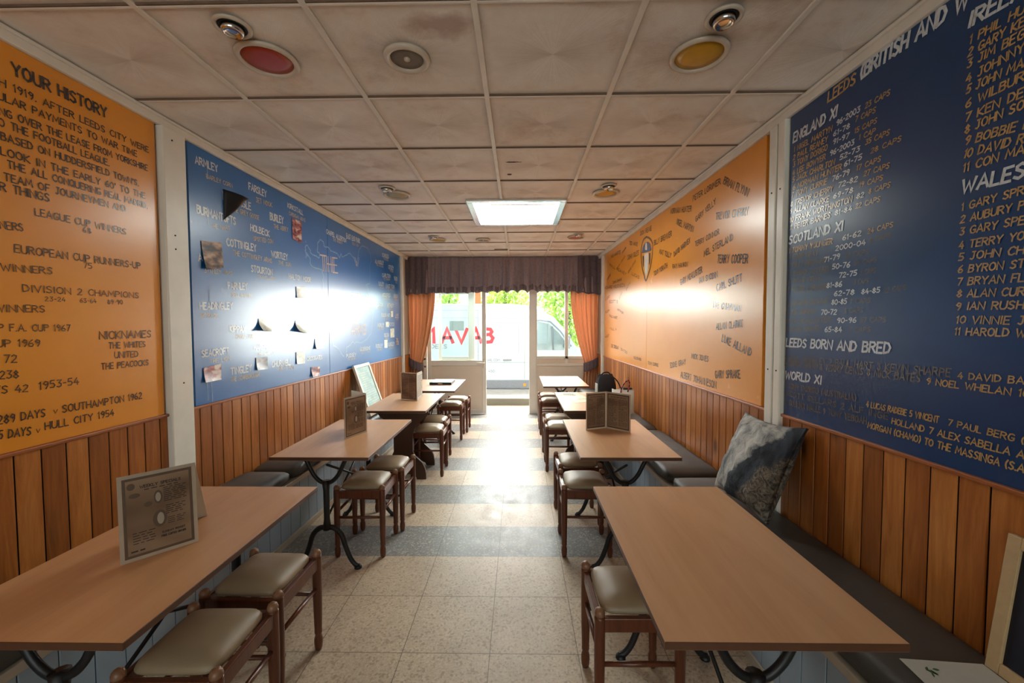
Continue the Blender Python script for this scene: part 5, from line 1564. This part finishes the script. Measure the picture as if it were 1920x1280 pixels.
# ------------------------------------------------------------------ valance and curtains
def valance():
    t = thing('window_valance', 'gathered mauve patterned valance with scalloped edge over the shopfront', 'valance', (0, 0, 0))
    nx, nz = 520, 20; X0, X1 = -1.885, 1.365; rnd = random.Random(4)
    ph = [rnd.uniform(0, 6.28) for _ in range(6)]
    def zb(x): return 2.065 + 0.045*abs(math.sin((x+0.02)*PI/0.165))*(0.7+0.5*math.sin(x*2.3+1)) - 0.035*max(0, (abs(x+0.26)-1.1)/0.6)
    def f(u, v):
        x = X0 + (X1-X0)*u; zt = 2.650
        z = zt + (zb(x)-zt)*v
        amp = 0.012 + 0.034*min(1, v*1.4)
        p = math.sin(x*46+ph[0]+0.9*math.sin(x*7)) + 0.6*math.sin(x*79+ph[1]+v) + 0.4*math.sin(x*27+ph[2]+2*v)
        fl = 0.02*math.sin(x*120+ph[3])*max(0, (v-0.84)/0.16)
        return (x, 6.80 - amp*p*0.6 - 0.02*v - fl, z)
    o = MB().grid(nx, nz, f).build('fabric', [M['damask']], t, smooth=True)
    s = o.modifiers.new('thick', 'SOLIDIFY'); s.thickness = 0.002
    def fr(u, v):
        x = X0 + (X1-X0)*u; z1 = zb(x)+0.085
        return (x, 6.765 - 0.018*math.sin(x*62+0.8*math.sin(x*9)) - 0.012*v*math.sin(x*130), z1 + (zb(x)-0.012-z1)*v)
    o = MB().grid(nx, 6, fr).build('frill', M['damask_dark'], t, smooth=True)
    for sx, nm in ((X0, -1), (X1, 1)):
        def side(u, v):
            x = sx - nm*0.40*u; return (x, 6.755 + 0.0*u - 0.012*math.sin(u*24+v), 2.652 + (zb(x)-0.02-2.652)*v)
        MB().grid(50, 14, side).build('end_drop', M['damask_dark'], t, smooth=True)
    MB().box(X0-0.01, X1+0.01, 6.83, 6.86, 2.60, 2.645).build('rail', M['white'], t)
valance()
def curtain(label, sgn, xo, top_in, tie_in, bot_in):
    """xo: wall-side edge; *_in: room-side edge at the top, at the tie and at the floor"""
    t = thing('curtain', label, 'curtain', (0, 0, 0), 0, 'orange tied-back curtains')
    nu, nv = 170, 60; ztie = 0.875
    def f(u, v):
        z = 2.10 + (0.04-2.10)*v
        if z > ztie:
            k = (2.10-z)/(2.10-ztie); e = k*k*(1.0-0.25*k)/0.75
            xi = top_in + (tie_in-top_in)*e; xo_ = xo + sgn*-0.03*k
            gather = k**2
        else:
            k = (ztie-z)/(ztie-0.04); xi = tie_in + (bot_in-tie_in)*(k**0.6); xo_ = xo + sgn*-0.03*(1-k); gather = 1-0.5*k
        x = xo_ + (xi-xo_)*u
        amp = 0.055*(1-0.45*gather)
        nf = 5.5
        y = 6.90 + amp*math.sin(u*nf*2*PI + 0.8*math.sin(v*3)) + 0.35*amp*math.sin(u*nf*4.3*PI+1.3) - 0.04*gather*math.sin(u*PI)
        return (x, y, z)
    o = MB().grid(nu, nv, f).build('fabric', M['curtain'], t, smooth=True)
    s = o.modifiers.new('thick', 'SOLIDIFY'); s.thickness = 0.0015
    def tie(u, v):
        a = u*PI
        x = (xo-sgn*0.02) + (tie_in+sgn*-0.0-(xo-sgn*0.02))*(0.5-0.5*math.cos(a)) + sgn*-0.0
        y = 6.90 - 0.13*math.sin(a)
        zc = ztie + 0.11*(0.5+0.5*math.cos(a)) - 0.05
        return (x + sgn*-0.012*(u > 0.9), y - 0.006*math.sin(u*40), zc + (v-0.5)*0.15)
    o = MB().grid(40, 5, tie).build('tie_back', M['damask_dark'], t, smooth=True)
    s = o.modifiers.new('thick', 'SOLIDIFY'); s.thickness = 0.004
curtain('orange curtain tied back at the left end of the shopfront', -1, -1.875, -1.40, -1.625, -1.66)
curtain('orange curtain tied back at the right end of the shopfront', 1, 1.355, 0.865, 1.10, 1.05)

# ------------------------------------------------------------------ outside
def van():
    t = thing('panel_van', 'white panel van with red lettering parked outside the shopfront', 'van', (0, 9.1, 0))
    yb, yd = 0.0, 1.9
    prof = [(-4.3, 0.20), (-4.32, 1.0), (-4.22, 1.92), (-4.05, 2.0), (-0.2, 2.0), (0.20, 1.965), (0.42, 1.90), (0.78, 1.70), (1.03, 1.40), (1.30, 1.00), (1.75, 0.90), (1.95, 0.78), (2.02, 0.5), (2.0, 0.20)]
    o = MB().prism(prof, 1, yb, yd).build('body', M['van'], t, bevel=0.05, segs=3)
    mb = MB(); mb.box(-4.25, 1.95, -0.03, 0.02, 0.13, 0.315); mb.build('side_moulding', M['van_dark'], t, bevel=0.01)
    mb = MB(); mb.prism([(0.36, 0.98), (0.36, 1.56), (0.44, 1.60), (0.66, 1.56), (0.88, 1.36), (1.10, 1.06), (1.08, 0.98)], 1, -0.012, 0.006); mb.build('side_window', M['autoglass'], t, bevel=0.004)
    mb = MB(); mb.tube([(0.74, -0.02, 1.50), (0.76, -0.02, 0.98)], 0.016); mb.tube([(0.34, -0.02, 1.60), (0.46, -0.02, 1.64), (0.70, -0.02, 1.60), (0.92, -0.02, 1.39), (1.16, -0.02, 1.06)], 0.014); mb.build('window_frame', M['van_dark'], t, smooth=True)
    mb = MB(); mb.quad((0.47, 0.15, 1.905), (0.47, 1.75, 1.905), (1.30, 1.75, 1.03), (1.30, 0.15, 1.03)); mb.build('windscreen', M['autoglass'], t)
    mb = MB()
    for x in (0.125, -0.90): mb.box(x-0.006, x+0.006, -0.004, 0.004, 0.33, 1.86)
    mb.box(-4.2, 0.125, -0.004, 0.004, 1.855, 1.867); mb.box(-0.9, 0.125, -0.004, 0.004, 1.58, 1.592); mb.box(-4.2, 0.3, -0.004, 0.004, 0.70, 0.712); mb.box(-4.2, 0.3, -0.004, 0.004, 1.69, 1.70)
    mb.box(-0.55, 0.0, -0.006, 0.004, 1.53, 1.538); mb.box(-0.006, 0.006, -0.006, 0.004, 0.9, 1.53)
    mb.build('panel_seam', M['seam'], t)
    MB().box(-0.35, -0.16, -0.03, 0.0, 0.745, 0.775).build('door_handle', M['van_dark'], t, bevel=0.006)
    MB().box(-1.53, -1.215, -0.012, 0.0, 1.415, 1.625).build('side_vent', M['notice'], t, bevel=0.004)
    MB().box(0.10, 0.16, -0.034, -0.028, 0.18, 0.24).build('marker_light', M['yellow_lens'], t)
    for x in (-3.3, 1.15):
        wv = MB().lathe([(0.10, -0.03), (0.24, -0.035), (0.315, -0.01), (0.325, 0.06), (0.325, 0.2)], (x, 0.0, 0.335), 28, axis=1).build('wheel', M['tyre'], t, smooth=True)
        MB().lathe([(0.02, -0.05), (0.19, -0.044), (0.2, -0.03)], (x, 0.0, 0.335), 22, axis=1).build('hub_cap', M['steel'], wv, smooth=True)
    mb = MB(); mb.prism([(0.98, 1.02), (1.10, 1.02), (1.12, 1.30), (1.02, 1.32)], 1, -0.26, -0.06); mb.build('wing_mirror', M['van_dark'], t, bevel=0.02)
    def word(nm, txt, x, z, w_, h, mat, th=0.2):
        mb = MB(); text_on(mb, txt, w_, h, (x, -0.008, z), (1,0,0), (0,0,1), th); mb.build(nm, mat, t)
    for ch, x0, x1 in (('1', -1.95, -1.85), ('A', -1.705, -1.46), ('V', -1.40, -1.14), ('A', -1.06, -0.83), ('B', -0.77, -0.57)):
        word('red_lettering', ch, x0, 1.15, x1-x0, 0.305, M['red_letter'], 0.24)
    word('small_lettering', 'DELS', -1.95, 1.02, 0.36, 0.085, M['grey_letter'], 0.14)
    word('small_lettering', 'GMAIL.COM', -0.78, 0.735, 0.36, 0.055, M['grey_letter'], 0.14)
    word('small_lettering', '7 450', -0.76, 0.485, 0.22, 0.055, M['grey_letter'], 0.14)
van()
def bush(label, cx, cy, rx, ry, z0, z1, n, seed):
    t = thing('tree', label, 'tree', (cx, cy, 0)); rnd = random.Random(seed)
    mb = MB()
    for _ in range(n):
        while True:
            a, b, c = rnd.uniform(-1,1), rnd.uniform(-1,1), rnd.uniform(-1,1)
            if a*a+b*b+c*c < 1: break
        p = Vector((a*rx*(1+0.15*math.sin(b*9)), b*ry, (z0+z1)/2 + c*(z1-z0)/2))
        u = Vector((rnd.uniform(-1,1), rnd.uniform(-1,1), rnd.uniform(-1,1))).normalized(); v = u.orthogonal().normalized()
        s = rnd.uniform(0.05, 0.11)
        mb.add([p-u*s, p+v*s*0.5, p+u*s, p-v*s*0.5], [(0,1,2,3)])
    mb.build('foliage', M['leaf'], t)
    mb = MB(); mb.tube([(0,0,0),(0.03,0.02,z0+0.3),(0.0,0,(z0+z1)/2),(0.05,0,z1-0.2)], [0.10,0.08,0.06,0.02], 8); mb.build('trunk', M['bark'], t, smooth=True)
bush('light green tree behind the van, seen through the left door glass', -2.15, 12.6, 0.42, 0.6, 0.9, 2.75, 700, 1)
bush('light green leafy tree behind the van, above the open doorway', -0.45, 13.4, 0.95, 0.6, 0.7, 3.4, 2200, 2)
bush('tall green tree behind the van, seen through the right window', 1.55, 12.7, 1.0, 0.8, 0.4, 3.4, 2400, 3)
o = MB().box(-1.52, -1.15, 12.4, 12.7, 0.0, 3.2).build('orange_pillar', M['orange_post'], bevel=0.02)
tag(o, 'orange pillar behind the van, seen beside the door glass', 'pillar')
